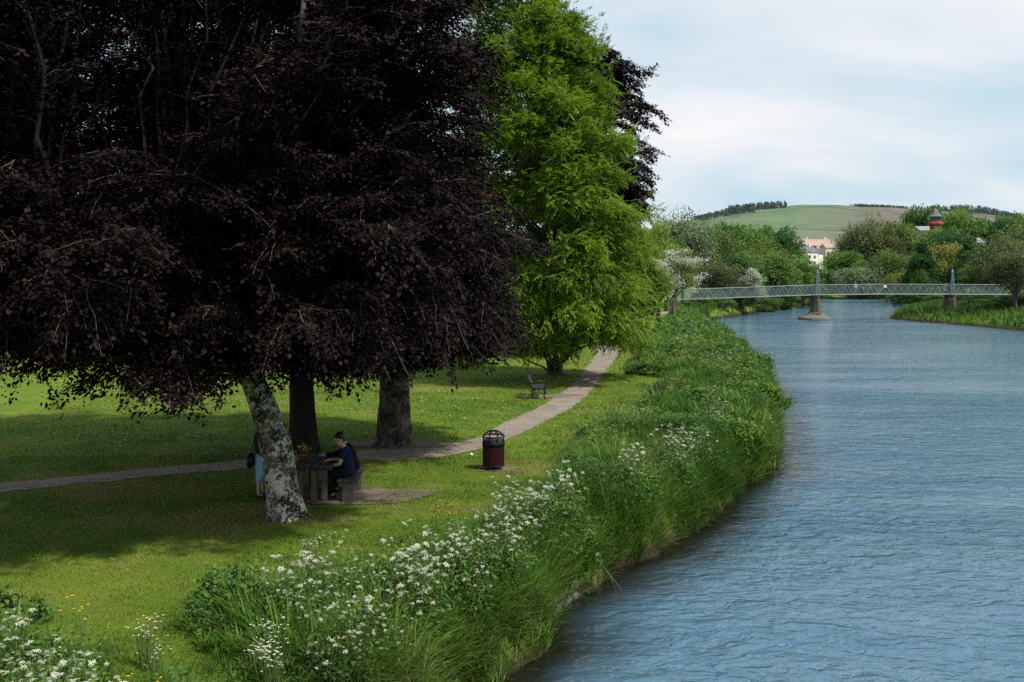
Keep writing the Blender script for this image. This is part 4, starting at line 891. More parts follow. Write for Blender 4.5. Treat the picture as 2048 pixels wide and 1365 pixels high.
for proto, lst, grp_name in ((BC, [((862, 1012, 905, 1028), 9, 'yellow buttercups on the lawn edge below the litter bin'), ((120, 1222, 200, 1240), 3, 'yellow buttercups at the top of the corner patch'), ((215, 1225, 325, 1285), 4, 'yellow buttercups in the rough grass by the corner patch'), ((1250, 915, 1300, 945), 11, 'yellow flowers below a cow parsley group on the bank'), ((1455, 770, 1475, 785), 7, 'orange-yellow flowers high on the bank'), ((1440, 825, 1460, 842), 6, 'yellow flowers lower on the bank near the water'), ((1315, 675, 1345, 685), 8, 'yellow flowers at the far corner of the bank growth'), ((390, 1028, 410, 1040), 2, 'two yellow flowers on the lawn left of the leaning trunk'), ((230, 1330, 330, 1360), 3, 'orange flowers at the bottom of the rough grass')], 'buttercup'),
                             (PK, [((1380, 890, 1425, 930), 14, 'pink campion high on the bank above the water grass'), ((1215, 1010, 1280, 1060), 12, 'pink campion right of the second cow parsley bed'), ((1045, 1140, 1085, 1170), 7, 'pink campion above the stone revetment'), ((1330, 880, 1350, 905), 4, 'pink campion under the cow parsley group'), ((1110, 1000, 1180, 1040), 5, 'pink campion within the second cow parsley bed')], 'pink_campion'),
                             (TW, [((270, 1255, 345, 1310), 4, 'tiny white flowers in the rough grass right of the corner patch'), ((490, 1255, 560, 1300), 12, 'tiny white flowers at the left foot of the near bed'), ((600, 1080, 640, 1110), 4, 'tiny white flowers at the lawn edge above the near bed')], 'small_white')):
    for (x0, y0, x1, y1), n, lb in lst:
        for _ in range(n):
            px, py = random.uniform(x0, x1), random.uniform(y0, y1); x, y = gp(px, py, .4)
            if float(bank(np.array([x]), np.array([y]))[0][0]) < .4: continue
            o = proto if grp_name not in ub else copy_tree(proto); ub[grp_name] = 1
            s = random.uniform(.8, 1.3) * (1.5 if y > 30 else 1.15); o.location = (x, y, gz(x, y)); o.rotation_euler = (0, 0, random.random() * 6.28); o.scale = (s, s, s); tag(o, lb, 'wildflower', lb)

# revetment, dead branch, boulders
x0, y0 = gp(1100, 1226, WZ); x1, y1 = gp(1160, 1182, WZ); root = thing('stone_revetment', 'weathered stone blocks exposed at the water edge under the near bed', 'revetment', (x0, y0, WZ)); ang = math.atan2(y1 - y0, x1 - x0); ln = math.hypot(x1 - x0, y1 - y0)
for row in range(2):
    t = -.1 + .12 * row
    while t < ln:
        w = random.uniform(.28, .55); cx_ = (t + w / 2); o = MB().box((0, 0, 0), (w - .03, .30, .19)).build('block', M['revet'], root, False, .03)
        o.location = (math.cos(ang) * cx_ - math.sin(ang) * (.05 + row * .08 + random.uniform(-.03, .03)) , math.sin(ang) * cx_ + math.cos(ang) * (.05 + row * .08), -.02 + row * .195); o.rotation_euler = (random.gauss(0, .05), random.gauss(0, .05), ang + random.gauss(0, .06)); t += w
bx, by = gp(1200, 1150, -.7); w = MB(); w.tube([(0, 0, .2), (.15, -.12, .05), (.32, -.2, -.15), (.45, -.3, -.4)], [.012, .01, .008, .005], 5); w.tube([(.15, -.12, .05), (.2, -.25, -.05), (.3, -.42, -.3)], [.008, .006, .004], 4); w.tube([(.05, 0, .15), (-.05, -.2, -.1), (-.02, -.35, -.38)], [.008, .006, .004], 4)
o = w.build('dead_branch', M['twig'], None, True); o.location = (bx, by, -.7); tag(o, 'bare dead branch hanging over the water from the bank', 'branch')
def rock(label, px, py, w, h, seed):
    bm = bmesh.new(); bmesh.ops.create_icosphere(bm, subdivisions=3, radius=.5); g = random.Random(seed)
    for v in bm.verts:
        k = 1 + .35 * (float(vnoise(v.co.x * 3 + seed, v.co.y * 3 + v.co.z * 2.1, seed)) - .5); v.co *= k
    me = bpy.data.meshes.new('boulder'); bm.to_mesh(me); bm.free(); o = obj('boulder', me, M['rock'], None); x, y = gp(px, py, WZ); o.location = (x, y, WZ + h * .2); o.scale = (w, w * .7, h); o.rotation_euler = (0, 0, g.random() * 6); tag(o, label, 'boulder', 'boulders on the far left waterline')
for i, a in enumerate([(1428, 634, 2.4, .7, 'long pale boulder at the near end of the far waterline'), (1441, 632, 1.6, .6, 'small pale boulder beside the long one'), (1480, 622, 3.0, 1.4, 'pinkish boulder below the bridge support on the waterline'), (1498, 622, 3.4, 1.0, 'flat white boulder on the waterline under the hawthorn'), (1855, 641, 2., .6, 'pale boulder at the edge of the grassy spit')]): rock(a[4], *a[:4], i + 3)

# ---------------------------------------------------------------- footbridge
BY = 144.
bxw = lambda px: (px - CX) / F * BY
def deckz(x): return float(np.interp(x, [bxw(1350), bxw(1500), bxw(1634), bxw(1760), bxw(1903), bxw(2060), 90], [1.70, 2.10, 2.42, 2.52, 2.50, 2.46, 2.3]))
br = thing('suspension_footbridge', 'grey-green lattice footbridge crossing the river on stone piers', 'footbridge', (bxw(1634), BY, 0)); O = np.array([bxw(1634), BY, 0])
xa, xb = bxw(1352), 86.; RH = 1.42
def L(x, y, z): return (x - O[0], y, z)
xs = np.linspace(xa, xb, 60)
d = MB()
for i in range(len(xs) - 1): d.box(L((xs[i] + xs[i + 1]) / 2, .9, deckz((xs[i] + xs[i + 1]) / 2) - .02), (xs[i + 1] - xs[i] + .0, 1.7, .10))
d.build('deck', M['steel'], br)
for side, yy in (('near', 0.), ('far', 1.8)):
    c = MB(); c.tube([L(x, yy, deckz(x) + RH) for x in xs], .045, 6); c.build('top_chord', M['steel'], br); c = MB(); c.tube([L(x, yy, deckz(x) - .02) for x in xs], .07, 6); c.build('bottom_chord', M['steel'], br)
    n = int((xb - xa) / 1.8); st = (xb - xa) / n; w = MB()
    for i in range(n):
        x0_ = xa + i * st; xm = x0_ + st / 2; x1_ = x0_ + st; w.bar(L(x0_, yy, deckz(x0_)), L(xm, yy, deckz(xm) + RH), .045 if side == 'near' else .025); w.bar(L(xm, yy, deckz(xm) + RH), L(x1_, yy, deckz(x1_)), .045 if side == 'near' else .025)
    w.build('lattice_bracing', M['steel'], br)
    p = MB()
    for i in range(len(xs) - 1):
        b = len(p.v); y_ = yy + (.06 if side == 'near' else -.06); p.v += [L(xs[i], y_, deckz(xs[i]) + .06), L(xs[i + 1], y_, deckz(xs[i + 1]) + .06), L(xs[i + 1], y_, deckz(xs[i + 1]) + RH - .05), L(xs[i], y_, deckz(xs[i]) + RH - .05)]; p.f.append((b, b + 1, b + 2, b + 3))
    p.build('mesh_panel', M['mesh'], br)
for k, px in enumerate((1634, 1904)):
    x = bxw(px); dz = deckz(x)
    for yy in (-.2,):
        p = MB()
        for sx in (-1, 1):
            for sy in (-1, 1): p.tube([L(x + sx * .26, yy + sy * .2, dz - .1), L(x + sx * .07, yy + sy * .07, dz + 3.1)], .05, 5)
        for q in range(5):
            f0, f1 = q / 5, (q + 1) / 5; wd = lambda f: .26 - .19 * f
            p.tube([L(x - wd(f0), yy - .2 + .11 * f0, dz + 3.1 * f0), L(x + wd(f1), yy - .2 + .11 * f1, dz + 3.1 * f1)], .03, 4)
        py_ = p.build('pylon', M['pylon'], br); c = MB(); c.lathe([(.12, 3.1), (.20, 3.14), (.18, 3.24), (.05, 3.66), (.02, 3.76)], 8, L(x, yy, dz)); c.build('finial', M['pylon'], py_)
x = bxw(1634); dz = deckz(x)
p = MB(); p.lathe([(1.0, WZ + .9), (.74, WZ + 1.15), (.66, WZ + 1.8), (.60, dz - .35), (.66, dz - .33), (.66, dz - .12)], 8, L(x, .9, 0), 1., 1.9); pier = p.build('stone_pier', M['stone'], br)
p = MB(); p.lathe([(2.1, WZ - .8), (2.2, WZ + .1), (2.15, WZ + .32), (1.9, WZ + .42), (1.2, WZ + .72), (.9, WZ + 1.0)], 20, L(x, .9, 0), 1.02, 1.6, lambda a: 1 + .06 * math.cos(2 * a)); p.build('pier_base', M['revet'], pier, False)
x = bxw(1905); dz = deckz(x); zb = gz(x, BY)
p = MB(); p.lathe([(.78, zb - .3), (.70, zb + 1.5), (.62, dz - .35), (.68, dz - .33), (.68, dz - .12)], 8, L(x, .9, 0), 1., 1.9); p.build('stone_pier', M['stone'], br)
p = MB(); p.box(L(xa - .6, .9, .55), (1.5, 3., 2.1)); p.box(L(xa - .2, -.3, 2.1), (.6, .6, 1.2), 0, .9); p.build('abutment', M['stone'], br)
p = MB(); p.box(L(87., .9, 1.0), (2.4, 3.2, 2.6)); p.build('abutment', M['stone'], br)
p = MB(); x = bxw(1770); p.box(L(x, -.08, deckz(x) + 1.12), (.42, .03, .34)); p.build('sign', M['whiterub'], br)
p = MB(); x = bxw(1447); p.tube([L(x, .9, deckz(x) - .1), L(x, .9, gz(x, BY) - .2)], .07, 6); p.build('support_post', M['steel'], br)

# ---------------------------------------------------------------- buildings
def house(label, px, py_eave, Y, w, dpt, hw, hr, wall, roof, rz, group='houses under the hill'):
    x, _, ze = dp(px, py_eave, Y); root = thing('house', label, 'house', (x, Y, ze - hw), rz, group)
    MB().box((0, 0, hw / 2 - 1), (w, dpt, hw + 2)).build('wall', wall, root); r = MB(); b = w / 2 + .3; e = dpt / 2 + .4
    r.v = [(-b, -e, hw - .1), (b, -e, hw - .1), (b, e, hw - .1), (-b, e, hw - .1), (-b, 0, hw + hr), (b, 0, hw + hr)]; r.f = [(0, 1, 5, 4), (2, 3, 4, 5), (0, 4, 3), (1, 2, 5), (0, 3, 2, 1)]; rf = r.build('roof', roof, root)
    c = MB(); c.box((w * .32, 0, hw + hr + .3), (.9, .7, 1.8)); c.build('chimney', wall, rf)
    for k in range(3):
        for lv in range(2 if hw > 4.5 else 1):
            xx = (k - 1) * w * .3; zz = 1.5 + lv * 2.7; f = MB().box((xx, -dpt / 2 - .02, zz), (1.2, .1, 1.4)).build('window', M['glass'], root)
for a in [('white house with dark slate roof lowest of the hillside cluster', 1608, 505, 470, 11, 7, 6.5, 3., M['render'], M['slate'], .5), ('white gable-ended house right of the slate-roofed one', 1625, 508, 480, 8, 7, 5.5, 2.6, M['render'], M['slate'], -.6), ('pink house with tiled roof at the back left of the cluster', 1600, 488, 540, 12, 7, 5., 2.5, M['pinkwall'], M['tile'], .15),
          ('pink house with long tiled roof in the middle of the cluster', 1622, 492, 530, 12, 7, 5., 2.5, M['pinkwall'], M['tile'], .3), ('cream house with pale tiled roof at the right of the cluster', 1637, 488, 545, 11, 7, 5., 2.5, M['render'], M['tile'], -.1), ('small cream house apart from the cluster behind a twiggy tree', 1658, 496, 520, 7, 6, 4.4, 2.2, M['pinkwall'], M['tile'], .2)]: house(*a)
# red tower and hall
Y = 345.; x, _, z = dp(1871, 458, Y); root = thing('tower', 'red brick tower with dark conical roof above the right-bank trees', 'tower', (x, Y, z - 14)); k = 8
MB().lathe([(2.05, 0), (2.05, 14.9)], 8).build('wall', M['brick'], root); MB().lathe([(2.15, 14.9), (2.75, 15.5), (2.75, 16.1), (2.2, 16.4)], 8).build('band', M['redtrim'], root); MB().lathe([(1.75, 16.4), (1.75, 18.0)], 8).build('lantern', M['slate'], root)
MB().lathe([(2.5, 18.0), (2.6, 18.2), (1.5, 19.0), (.9, 20.3), (.05, 21.2)], 8).build('roof', M['slate'], root)
for k in range(8): a = k * math.pi / 4 + .39; MB().box((1.72 * math.cos(a), 1.72 * math.sin(a), 17.3), (.5, .5, 1.0), a).build('window', M['glass'], root)
def hall(label, px0, px1, py0, py1, Y, h):
    x0, _, z1 = dp(px0, py0, Y); x1, _, z0 = dp(px1, py1, Y); w = x1 - x0; root = thing('hall', label, 'building', ((x0 + x1) / 2, Y, z0 - h)); MB().box((0, 3, h / 2), (w, 9, h)).build('wall', M['pinkwall'], root)
    r = MB(); r.v = [(-w / 2 - .3, -1.9, h + .02), (w / 2 + .3, -1.9, h + .02), (w / 2 + .3, 3, h + z1 - z0), (-w / 2 - .3, 3, h + z1 - z0), (-w / 2 - .3, 8, h + .02), (w / 2 + .3, 8, h + .02)]; r.f = [(0, 1, 2, 3), (3, 2, 5, 4), (0, 3, 4), (1, 5, 2)]; r.build('roof', M['greyroof'], root)
    for i in range(5): MB().box((-w * .4 + i * w * .2, -1.53, h - 1.4), (1., .1, 1.4)).build('window', M['glass'], root)
hall('long grey roofed hall among trees right of the tower', 1893, 1965, 475, 486, 318, 5.); hall('grey roofed building at the foot of the red tower', 1838, 1872, 452, 462, 352, 5.)

# ---------------------------------------------------------------- park furniture
# litter bin
x, y = gp(987, 936); b = thing('litter_bin', 'round maroon and black litter bin with open caged hood on the lawn', 'litter bin', (x, y, gz(x, y)), .2)
rib = MB(); n = 72
rib.lathe([(.235, .10), (.258, .115), (.262, .14), (.262, .60), (.255, .625)], n, (0, 0, 0), 1, 1, lambda a: 1 + .022 * (1 if math.cos(a * 24) > 0 else -1)); body = rib.build('body', M['binred'], b)
MB().lathe([(.262, .585), (.276, .59), (.276, .69), (.258, .70)], 40).build('rim_band', M['black'], b, True); MB().lathe([(.245, .09), (.272, .095), (.272, .125), (.25, .13)], 40).build('base_ring', M['black'], b, True)
lb_ = MB(); lb_.lathe([(.235, .62), (.235, .74), (.232, .745)], 32); lb_.build('liner', M['slat'], b, True)
for k in range(8):
    a = k * math.pi / 4 + .2; ca, sa = math.cos(a), math.sin(a); h = MB(); h.tube([(.262 * ca, .262 * sa, .66), (.27 * ca, .27 * sa, .80), (.262 * ca, .262 * sa, .835), (.19 * ca, .19 * sa, .895), (.10 * ca, .10 * sa, .945), (.0, .0, .955)], [.016, .015, .014, .012, .011, .011], 6); h.build('hood_bar', M['black'], b, True)
rg = MB(); rg.tube([(.268 * math.cos(t), .268 * math.sin(t), .815) for t in np.linspace(0, 2 * math.pi, 41)], .016, 6); rg.build('hood_ring', M['black'], b, True)
rg = MB(); rg.tube([(.17 * math.cos(t), .17 * math.sin(t), .905) for t in np.linspace(0, 2 * math.pi, 33)], .010, 6); rg.build('hood_ring', M['black'], b, True)
MB().lathe([(.10, .935), (.12, .945), (.11, .96), (.03, .97)], 20).build('cap', M['black'], b, True); MB().lathe([(.10, -.02), (.10, .01), (.045, .02), (.045, .12)], 16).build('post', M['black'], b, True)
# bench
def bench(label, loc, rz, slatmat):
    r = thing('park_bench', label, 'bench', loc, rz); Lh = .78       # faces +x, long axis y
    for yy in (-Lh, Lh):
        e = MB()
        e.tube([(-.04, yy, .42), (-.06, yy, .30), (-.04, yy, .15), (-.02, yy, .0)], [.024, .024, .022, .028], 7); e.tube([(.42, yy, .42), (.44, yy, .30), (.42, yy, .14), (.46, yy, .0)], [.024, .024, .022, .028], 7)
        e.tube([(-.02, yy, .16), (.10, yy, .24), (.21, yy, .27), (.32, yy, .24), (.43, yy, .16)], .016, 6); e.tube([(.20, yy, .27), (.20, yy, .39)], .014, 6)
        e.tube([(-.05, yy, .40), (.1, yy, .375), (.25, yy, .37), (.38, yy, .40), (.46, yy, .43)], .024, 7)
        e.tube([(-.03, yy, .38), (-.10, yy, .55), (-.17, yy, .72), (-.24, yy, .86)], [.024, .024, .022, .02], 7)
        e.tube([(-.12, yy, .60), (-.02, yy, .61), (.10, yy, .605), (.24, yy, .64), (.36, yy, .655), (.44, yy, .63), (.47, yy, .57), (.45, yy, .49), (.44, yy, .42)], .022, 7)
        e.build('bench_end', M['black'], r, True)
    for k in range(7): MB().box((-.0 + k * .068, 0, .425 - .012 * math.sin(k / 6 * math.pi)), (.050, 2 * Lh, .024)).build('seat_slat', slatmat, r, False, .005)
    for k in range(5):
        zz = .50 + k * .078; o = MB().box((0, 0, 0), (.022, 2 * Lh, .056)).build('back_slat', slatmat, r, False, .005); o.location = (-.055 - (zz - .47) * .42, 0, zz); o.rotation_euler = (0, -.39, 0)
    return r
bench('black cast-iron bench with grey slats on the lawn beside the path', (.86, 39.15, gz(.86, 39.15) + .015), -.06, M['slat'])
# picnic table and seats
tz = gz(-4.1, 21.2) + .016
tb = thing('picnic_table', 'dark timber picnic table on paired square posts under the copper beeches', 'table', (-4.14, 21.28, tz))
for k in range(6): MB().box((-.35 + k * .142, 0, .725), (.132, 1.56, .055)).build('tabletop_plank', M['tabletop'], tb, False, .008)
for yy in (-.58, .58): MB().box((0, yy, .665), (.78, .10, .06)).build('cross_rail', M['tabletop'], tb, False, .006)
for sx in (-.28, .0, .21):
    for yy in (-.58, .58): MB().box((sx + .03, yy, .30), (.125, .13, .68)).build('leg', M['post'], tb, False, .012)
def seat(label, x):
    s = thing('seat', label, 'bench', (x, 21.25, tz), 0, 'seats at the picnic table')
    for k in range(3): MB().box((-.13 + k * .13, 0, .435), (.118, 1.50, .05)).build('seat_slat', M['tabletop'], s, False, .008)
    for yy in (-.55, .55): MB().box((.02, yy, .19), (.24, .2, .44)).build('block', M['block'], s, False, .012)
seat('slatted seat on brick blocks with two seated people right of the table', -3.42); seat('slatted seat on brick blocks hidden behind the leaning trunk', -4.88)
# flower pot on the table
x_, y_ = gp(607, 921, .755); g = np.random.default_rng(4); pt = thing('flower_pot', 'terracotta pot of yellow and orange flowers on the picnic table', 'flower pot', (x_, 21.15, tz + .7525))
MB().lathe([(.055, 0), (.085, .10), (.095, .10), (.098, .125), (.085, .13), (.07, .11)], 20).build('pot', M['terracotta'], pt, True); P = g.normal(0, .06, (90, 3)) * [1, 1, .8] + [0, 0, .19]; 
obj('foliage', rep_mesh('foliage', leaves(P, g.normal(0, .6, (90, 3)) + [0, 0, 1], g.normal(0, 1, (90, 3)), .08, .025), LEAF, g.random(90)), M['herb'], pt); P = g.normal(0, .065, (34, 3)) * [1, 1, .7] + [0, 0, .24]
obj('blossom', rep_mesh('blossom', leaves(P, g.normal(0, .6, (34, 3)) + [0, 0, .6], g.normal(0, 1, (34, 3)), .045, .03), LEAF, g.random(34)), M['yellow'], pt)
x_, y_ = gp(943, 909); bm = bmesh.new(); bmesh.ops.create_icosphere(bm, subdivisions=2, radius=.05)
for v in bm.verts: v.co *= random.uniform(.7, 1.2); v.co.z *= .7
me = bpy.data.meshes.new('paper_litter'); bm.to_mesh(me); bm.free(); o = obj('paper_litter', me, M['whiterub']); o.location = (x_, y_, gz(x_, y_) + .03); tag(o, 'scrap of white paper litter on the lawn near the bin', 'litter')

# ---------------------------------------------------------------- people
def skin_mesh(verts, edges, rad, sub=2, root=0):
    me = bpy.data.meshes.new('s'); me.from_pydata([tuple(v) for v in verts], edges, []); o = bpy.data.objects.new('s', me); COL.objects.link(o)
    o.modifiers.new('k', 'SKIN'); sv = me.skin_vertices[0].data
    for i, r in enumerate(rad):
        sv[i].radius = (r, r) if not hasattr(r, '__len__') else r; sv[i].use_root = (i == root)
    s = o.modifiers.new('u', 'SUBSURF'); s.levels = s.render_levels = sub
    dg = bpy.context.evaluated_depsgraph_get(); out = bpy.data.meshes.new_from_object(o.evaluated_get(dg)); bpy.data.objects.remove(o); return out
def remesh(meshes, vox, name):
    bm = bmesh.new()
    for m in meshes: bm.from_mesh(m)
    me = bpy.data.meshes.new(name); bm.to_mesh(me); bm.free(); o = bpy.data.objects.new('r', me); COL.objects.link(o); r = o.modifiers.new('r', 'REMESH'); r.mode = 'VOXEL'; r.voxel_size = vox
    s = o.modifiers.new('s', 'SMOOTH'); s.iterations = 2; s.factor = .4
    dg = bpy.context.evaluated_depsgraph_get(); out = bpy.data.meshes.new_from_object(o.evaluated_get(dg)); bpy.data.objects.remove(o); out.name = name; return out
def ell(c, r, rot=None, sub=3):
    bm = bmesh.new(); bmesh.ops.create_icosphere(bm, subdivisions=sub, radius=1)
    for v in bm.verts:
        q = Vector((v.co.x * r[0], v.co.y * r[1], v.co.z * r[2])); v.co = (rot @ q if rot else q) + Vector(c)
    me = bpy.data.meshes.new('e'); bm.to_mesh(me); bm.free(); return me
def lerp(a, b, t): return np.array(a, float) * (1 - t) + np.array(b, float) * t
def person(label, loc, rz, J, clothes, hairmat, vox=.011, look=(0, 0), hair_len=.0, hands=True, group=None, cat='person'):
    """J joints (local, facing +x): hip, chest, neck, head, and lists for L/R: sh, el, wr, tip; hj, kn, an, toe"""
    root = thing('person', label, cat, loc, rz, group); a3 = lambda k: np.array(J[k], float)
    V, E, Rr = [], [], []; chains = []
    def add(p, r, par=None):
        V.append(np.array(p, float)); Rr.append(r); i = len(V) - 1
        if par is not None: E.append((par, i))
        return i
    def chain(*pr):
        chains.append(skin_mesh([np.array(p, float) for p, _ in pr], [(k, k + 1) for k in range(len(pr) - 1)], [r for _, r in pr], 2, 0))
    Lp = lerp; hip, che, nec, hea = J['hip'], J['chest'], J['neck'], J['head']
    chain((Lp(hip, che, -.12), (.09, .08)), (hip, (.118, .098)), (Lp(hip, che, .5), (.105, .085)), (che, (.13, .095)), (Lp(che, nec, .7), .082), (nec, .056), (Lp(nec, hea, .55), .056))
    fing = []
    for s in (0, 1):
        dirv = nrm(np.array(J['tip'][s], float) - J['wr'][s]); sh_, el_, wr_ = (np.array(J[q][s], float) for q in ('sh', 'el', 'wr'))
        chain((Lp(che, sh_, .55), .07), (sh_, .058), (Lp(sh_, el_, .5), .048), (el_, .042), (Lp(el_, wr_, .4), .041), (wr_, .029), (wr_ + dirv * .05, (.036, .022)), (wr_ + dirv * .09, (.034, .018)))
        hj_, kn_, an_, to_ = (np.array(J[q][s], float) for q in ('hj', 'kn', 'an', 'toe'))
        chain((Lp(hip, hj_, .5), .085), (hj_, .082), (Lp(hj_, kn_, .5), .076), (kn_, .060), (Lp(kn_, an_, .35), .056), (an_, .040), (Lp(an_, to_, .7) - np.array([0, 0, .02]), .035))
        if hands:
            upv = np.array([0, 0, 1.]); lat = nrm(np.cross(dirv, upv)) if abs(dirv[2]) < .9 else np.array([0, 1., 0]); dn = np.cross(dirv, lat); dn = dn if dn[2] < 0 else -dn
            base = np.array(J['wr'][s]) + dirv * .085
            for k, (o_, ln) in enumerate(((-.027, .068), (-.009, .078), (.009, .073), (.026, .058))):
                p0 = base + lat * o_; p1 = p0 + dirv * ln * .5 + dn * .006; p2 = p0 + dirv * ln * .85 + dn * .03; fing.append(skin_mesh([p0 - dirv * .02, p0, p1, p2], [(0, 1), (1, 2), (2, 3)], [.010, .010, .009, .007], 1))
            sgn = 1 if s else -1; p0 = np.array(J['wr'][s]) + dirv * .035 + lat * sgn * .028; fing.append(skin_mesh([p0, p0 + dirv * .03 + lat * sgn * .025, p0 + dirv * .06 + lat * sgn * .028], [(0, 1), (1, 2)], [.012, .010, .008], 1))
    hd = a3('head'); yaw, pit = look; rot = Matrix.Rotation(yaw, 3, 'Z') @ Matrix.Rotation(pit, 3, 'Y'); at_ = lambda x, y, z: tuple(Vector(hd) + rot @ Vector((x, y, z)))
    ms = chains + fing + [ell(at_(-.008, 0, .025), (.094, .076, .100), rot), ell(at_(.025, 0, -.055), (.062, .056, .072), rot), ell(at_(.088, 0, -.012), (.018, .012, .026), rot, 2), ell(at_(.10, 0, -.028), (.013, .015, .010), rot, 2),
        ell(at_(-.005, .078, -.01), (.02, .010, .030), rot, 2), ell(at_(-.005, -.078, -.01), (.02, .010, .030), rot, 2), ell(at_(.074, 0, .032), (.016, .045, .010), rot, 2), ell(at_(.074, 0, -.066), (.014, .022, .007), rot, 2), ell(at_(.062, 0, -.105), (.02, .022, .016), rot, 2)]
    obj('body', remesh(ms, vox, 'body'), M['skin'], root, True)
    if vox < .015:
        for sy in (-1, 1): obj('eye', ell(at_(.078, sy * .031, .014), (.010, .013, .008), rot, 2), M['leather'], root, True)
    hs = [ell(at_(-.022, 0, .048), (.098, .086, .092), rot), ell(at_(.045, 0, .092), (.062, .066, .034), rot), ell(at_(-.07, 0, -.01), (.045, .07, .07), rot)]
    for k in range(16):
        a = k * 2.4; hs.append(ell(at_(-.01 + .075 * math.cos(a), .06 * math.sin(a), .085 + .03 * math.sin(k * 1.7)), (.028, .026, .022), rot, 1))
    if hair_len: hs.append(ell(at_(-.085, 0, -.06 - hair_len / 2), (.035, .07, .06 + hair_len / 2), rot))
    obj('hair', remesh(hs, vox * 1.0, 'hair'), hairmat, root, True)
    def garment(name, mat, kind, ease=.02, frac=1.):
        chains.clear(); e = ease
        if kind == 'top':
            chain((Lp(hip, che, -.24), (.142 + e, .120 + e)), (Lp(hip, che, .05), (.148 + e, .126 + e)), (Lp(hip, che, .5), (.130 + e, .110 + e)), (che, (.150 + e, .115 + e)), (Lp(che, nec, .6), .092 + e), (Lp(che, nec, .95), .066 + e))
            for s in (0, 1):
                sh_, el_, wr_ = (np.array(J[q][s], float) for q in ('sh', 'el', 'wr'))
                if frac <= .6: chain((Lp(che, sh_, .5), .08 + e), (sh_, .064 + e), (Lp(sh_, el_, frac), .058 + e), (Lp(sh_, el_, frac + .12), .058 + e))
                else: chain((Lp(che, sh_, .5), .08 + e), (sh_, .064 + e), (Lp(sh_, el_, .5), .054 + e), (el_, .046 + e), (Lp(el_, wr_, .5), .040 + e), (Lp(el_, wr_, .95), .032 + e))
        else:
            chain((Lp(hip, che, .22), (.140 + e * .6, .118 + e * .6)), (hip, (.142 + e * .6, .122 + e * .6)), (Lp(hip, che, -.22), (.11, .10)))
            for s in (0, 1):
                hj_, kn_, an_ = (np.array(J[q][s], float) for q in ('hj', 'kn', 'an'))
                if frac > .55: chain((Lp(hip, hj_, .4), .10 + e), (hj_, .092 + e), (Lp(hj_, kn_, .5), .080 + e), (kn_, .062 + e), (Lp(kn_, an_, (frac - .5)), .056 + e), (Lp(kn_, an_, (frac - .5) * 2 * .98), .050 + e))
                else: chain((Lp(hip, hj_, .4), .10 + e), (hj_, .094 + e), (Lp(hj_, kn_, .5), .082 + e), (Lp(hj_, kn_, .9), .078 + e))
        obj(name, remesh(chains, vox * 1.1, name), mat, root, True)
    for nm2, mat, kind, fr in clothes: garment(nm2, mat, kind, .020, fr)
    for s in (0, 1):
        an, toe = np.array(J['an'][s], float), np.array(J['toe'][s], float); d = nrm(toe - an); d[2] *= .3; d = nrm(d)
        obj('shoe', skin_mesh([an - d * .05 - [0, 0, .035], an + d * .06 - [0, 0, .03], an + d * .14 - [0, 0, .042], an + d * .19 - [0, 0, .048]], [(0, 1), (1, 2), (2, 3)], [(.042, .04), (.048, .042), (.046, .032), (.036, .022)], 2), M['leather'], root, True)
    return root
# facing +x locally; the pair at the table face -x in the world (rz = pi)
PI = math.pi
JA = dict(hip=(0, 0, .56), chest=(.06, 0, .93), neck=(.13, 0, 1.10), head=(.20, 0, 1.23), sh=[(.09, .18, 1.02), (.09, -.18, 1.02)], el=[(.16, .23, .76), (.20, -.22, .80)], wr=[(.36, .14, .70), (.42, -.10, .79)], tip=[(.46, .10, .69), (.52, -.05, .78)],
          hj=[(.06, .10, .54), (.06, -.10, .54)], kn=[(.46, .13, .55), (.46, -.13, .55)], an=[(.30, .14, .11), (.36, -.14, .11)], toe=[(.50, .16, .03), (.56, -.16, .03)])
person('person with dark fringe in navy t-shirt seated at the near end of the table seat', (-3.42, 20.92, tz), PI, JA, [('t_shirt', M['navy'], 'top', .5), ('trousers', M['blackcloth'], 'bottom', 1.)], M['hair'], .0095, (.55, .22))
JB = dict(hip=(0, 0, .56), chest=(.12, 0, .91), neck=(.22, .0, 1.06), head=(.31, .02, 1.17), sh=[(.17, .17, .98), (.17, -.18, .98)], el=[(.40, .20, .84), (.36, -.24, .80)], wr=[(.62, .20, .845), (.52, -.08, .80)], tip=[(.72, .20, .83), (.62, -.02, .785)],
          hj=[(.06, .10, .54), (.06, -.10, .54)], kn=[(.46, .13, .55), (.46, -.13, .55)], an=[(.36, .14, .11), (.42, -.14, .11)], toe=[(.56, .16, .03), (.62, -.16, .03)])
person('person all in black reaching an arm over the table behind the navy t-shirt sitter', (-3.40, 21.52, tz), PI, JB, [('jumper', M['blackcloth'], 'top', 1.), ('trousers', M['blackcloth'], 'bottom', 1.)], M['hair'], .0095, (.35, .2))
JS = dict(hip=(0, 0, .93), chest=(.01, 0, 1.24), neck=(.02, 0, 1.45), head=(.045, 0, 1.59), sh=[(0, .19, 1.37), (0, -.19, 1.37)], el=[(-.02, .25, 1.10), (.0, -.25, 1.10)], wr=[(.10, .25, .88), (.12, -.22, .90)], tip=[(.15, .25, .79), (.18, -.2, .81)],
          hj=[(0, .09, .90), (0, -.09, .90)], kn=[(.02, .11, .49), (.0, -.11, .49)], an=[(-.02, .12, .085), (-.02, -.12, .085)], toe=[(.18, .14, .03), (.18, -.14, .03)])
xs_, ys_ = gp(523, 994); sc = person('person in dark top and cropped pale blue jeans standing half hidden behind the leaning trunk', (xs_, ys_, gz(xs_, ys_)), -.15, JS, [('top', M['darkgreen'], 'top', 1.), ('cropped_jeans', M['jeans'], 'bottom', .72)], M['hair'], .011, (0, .1), .08)
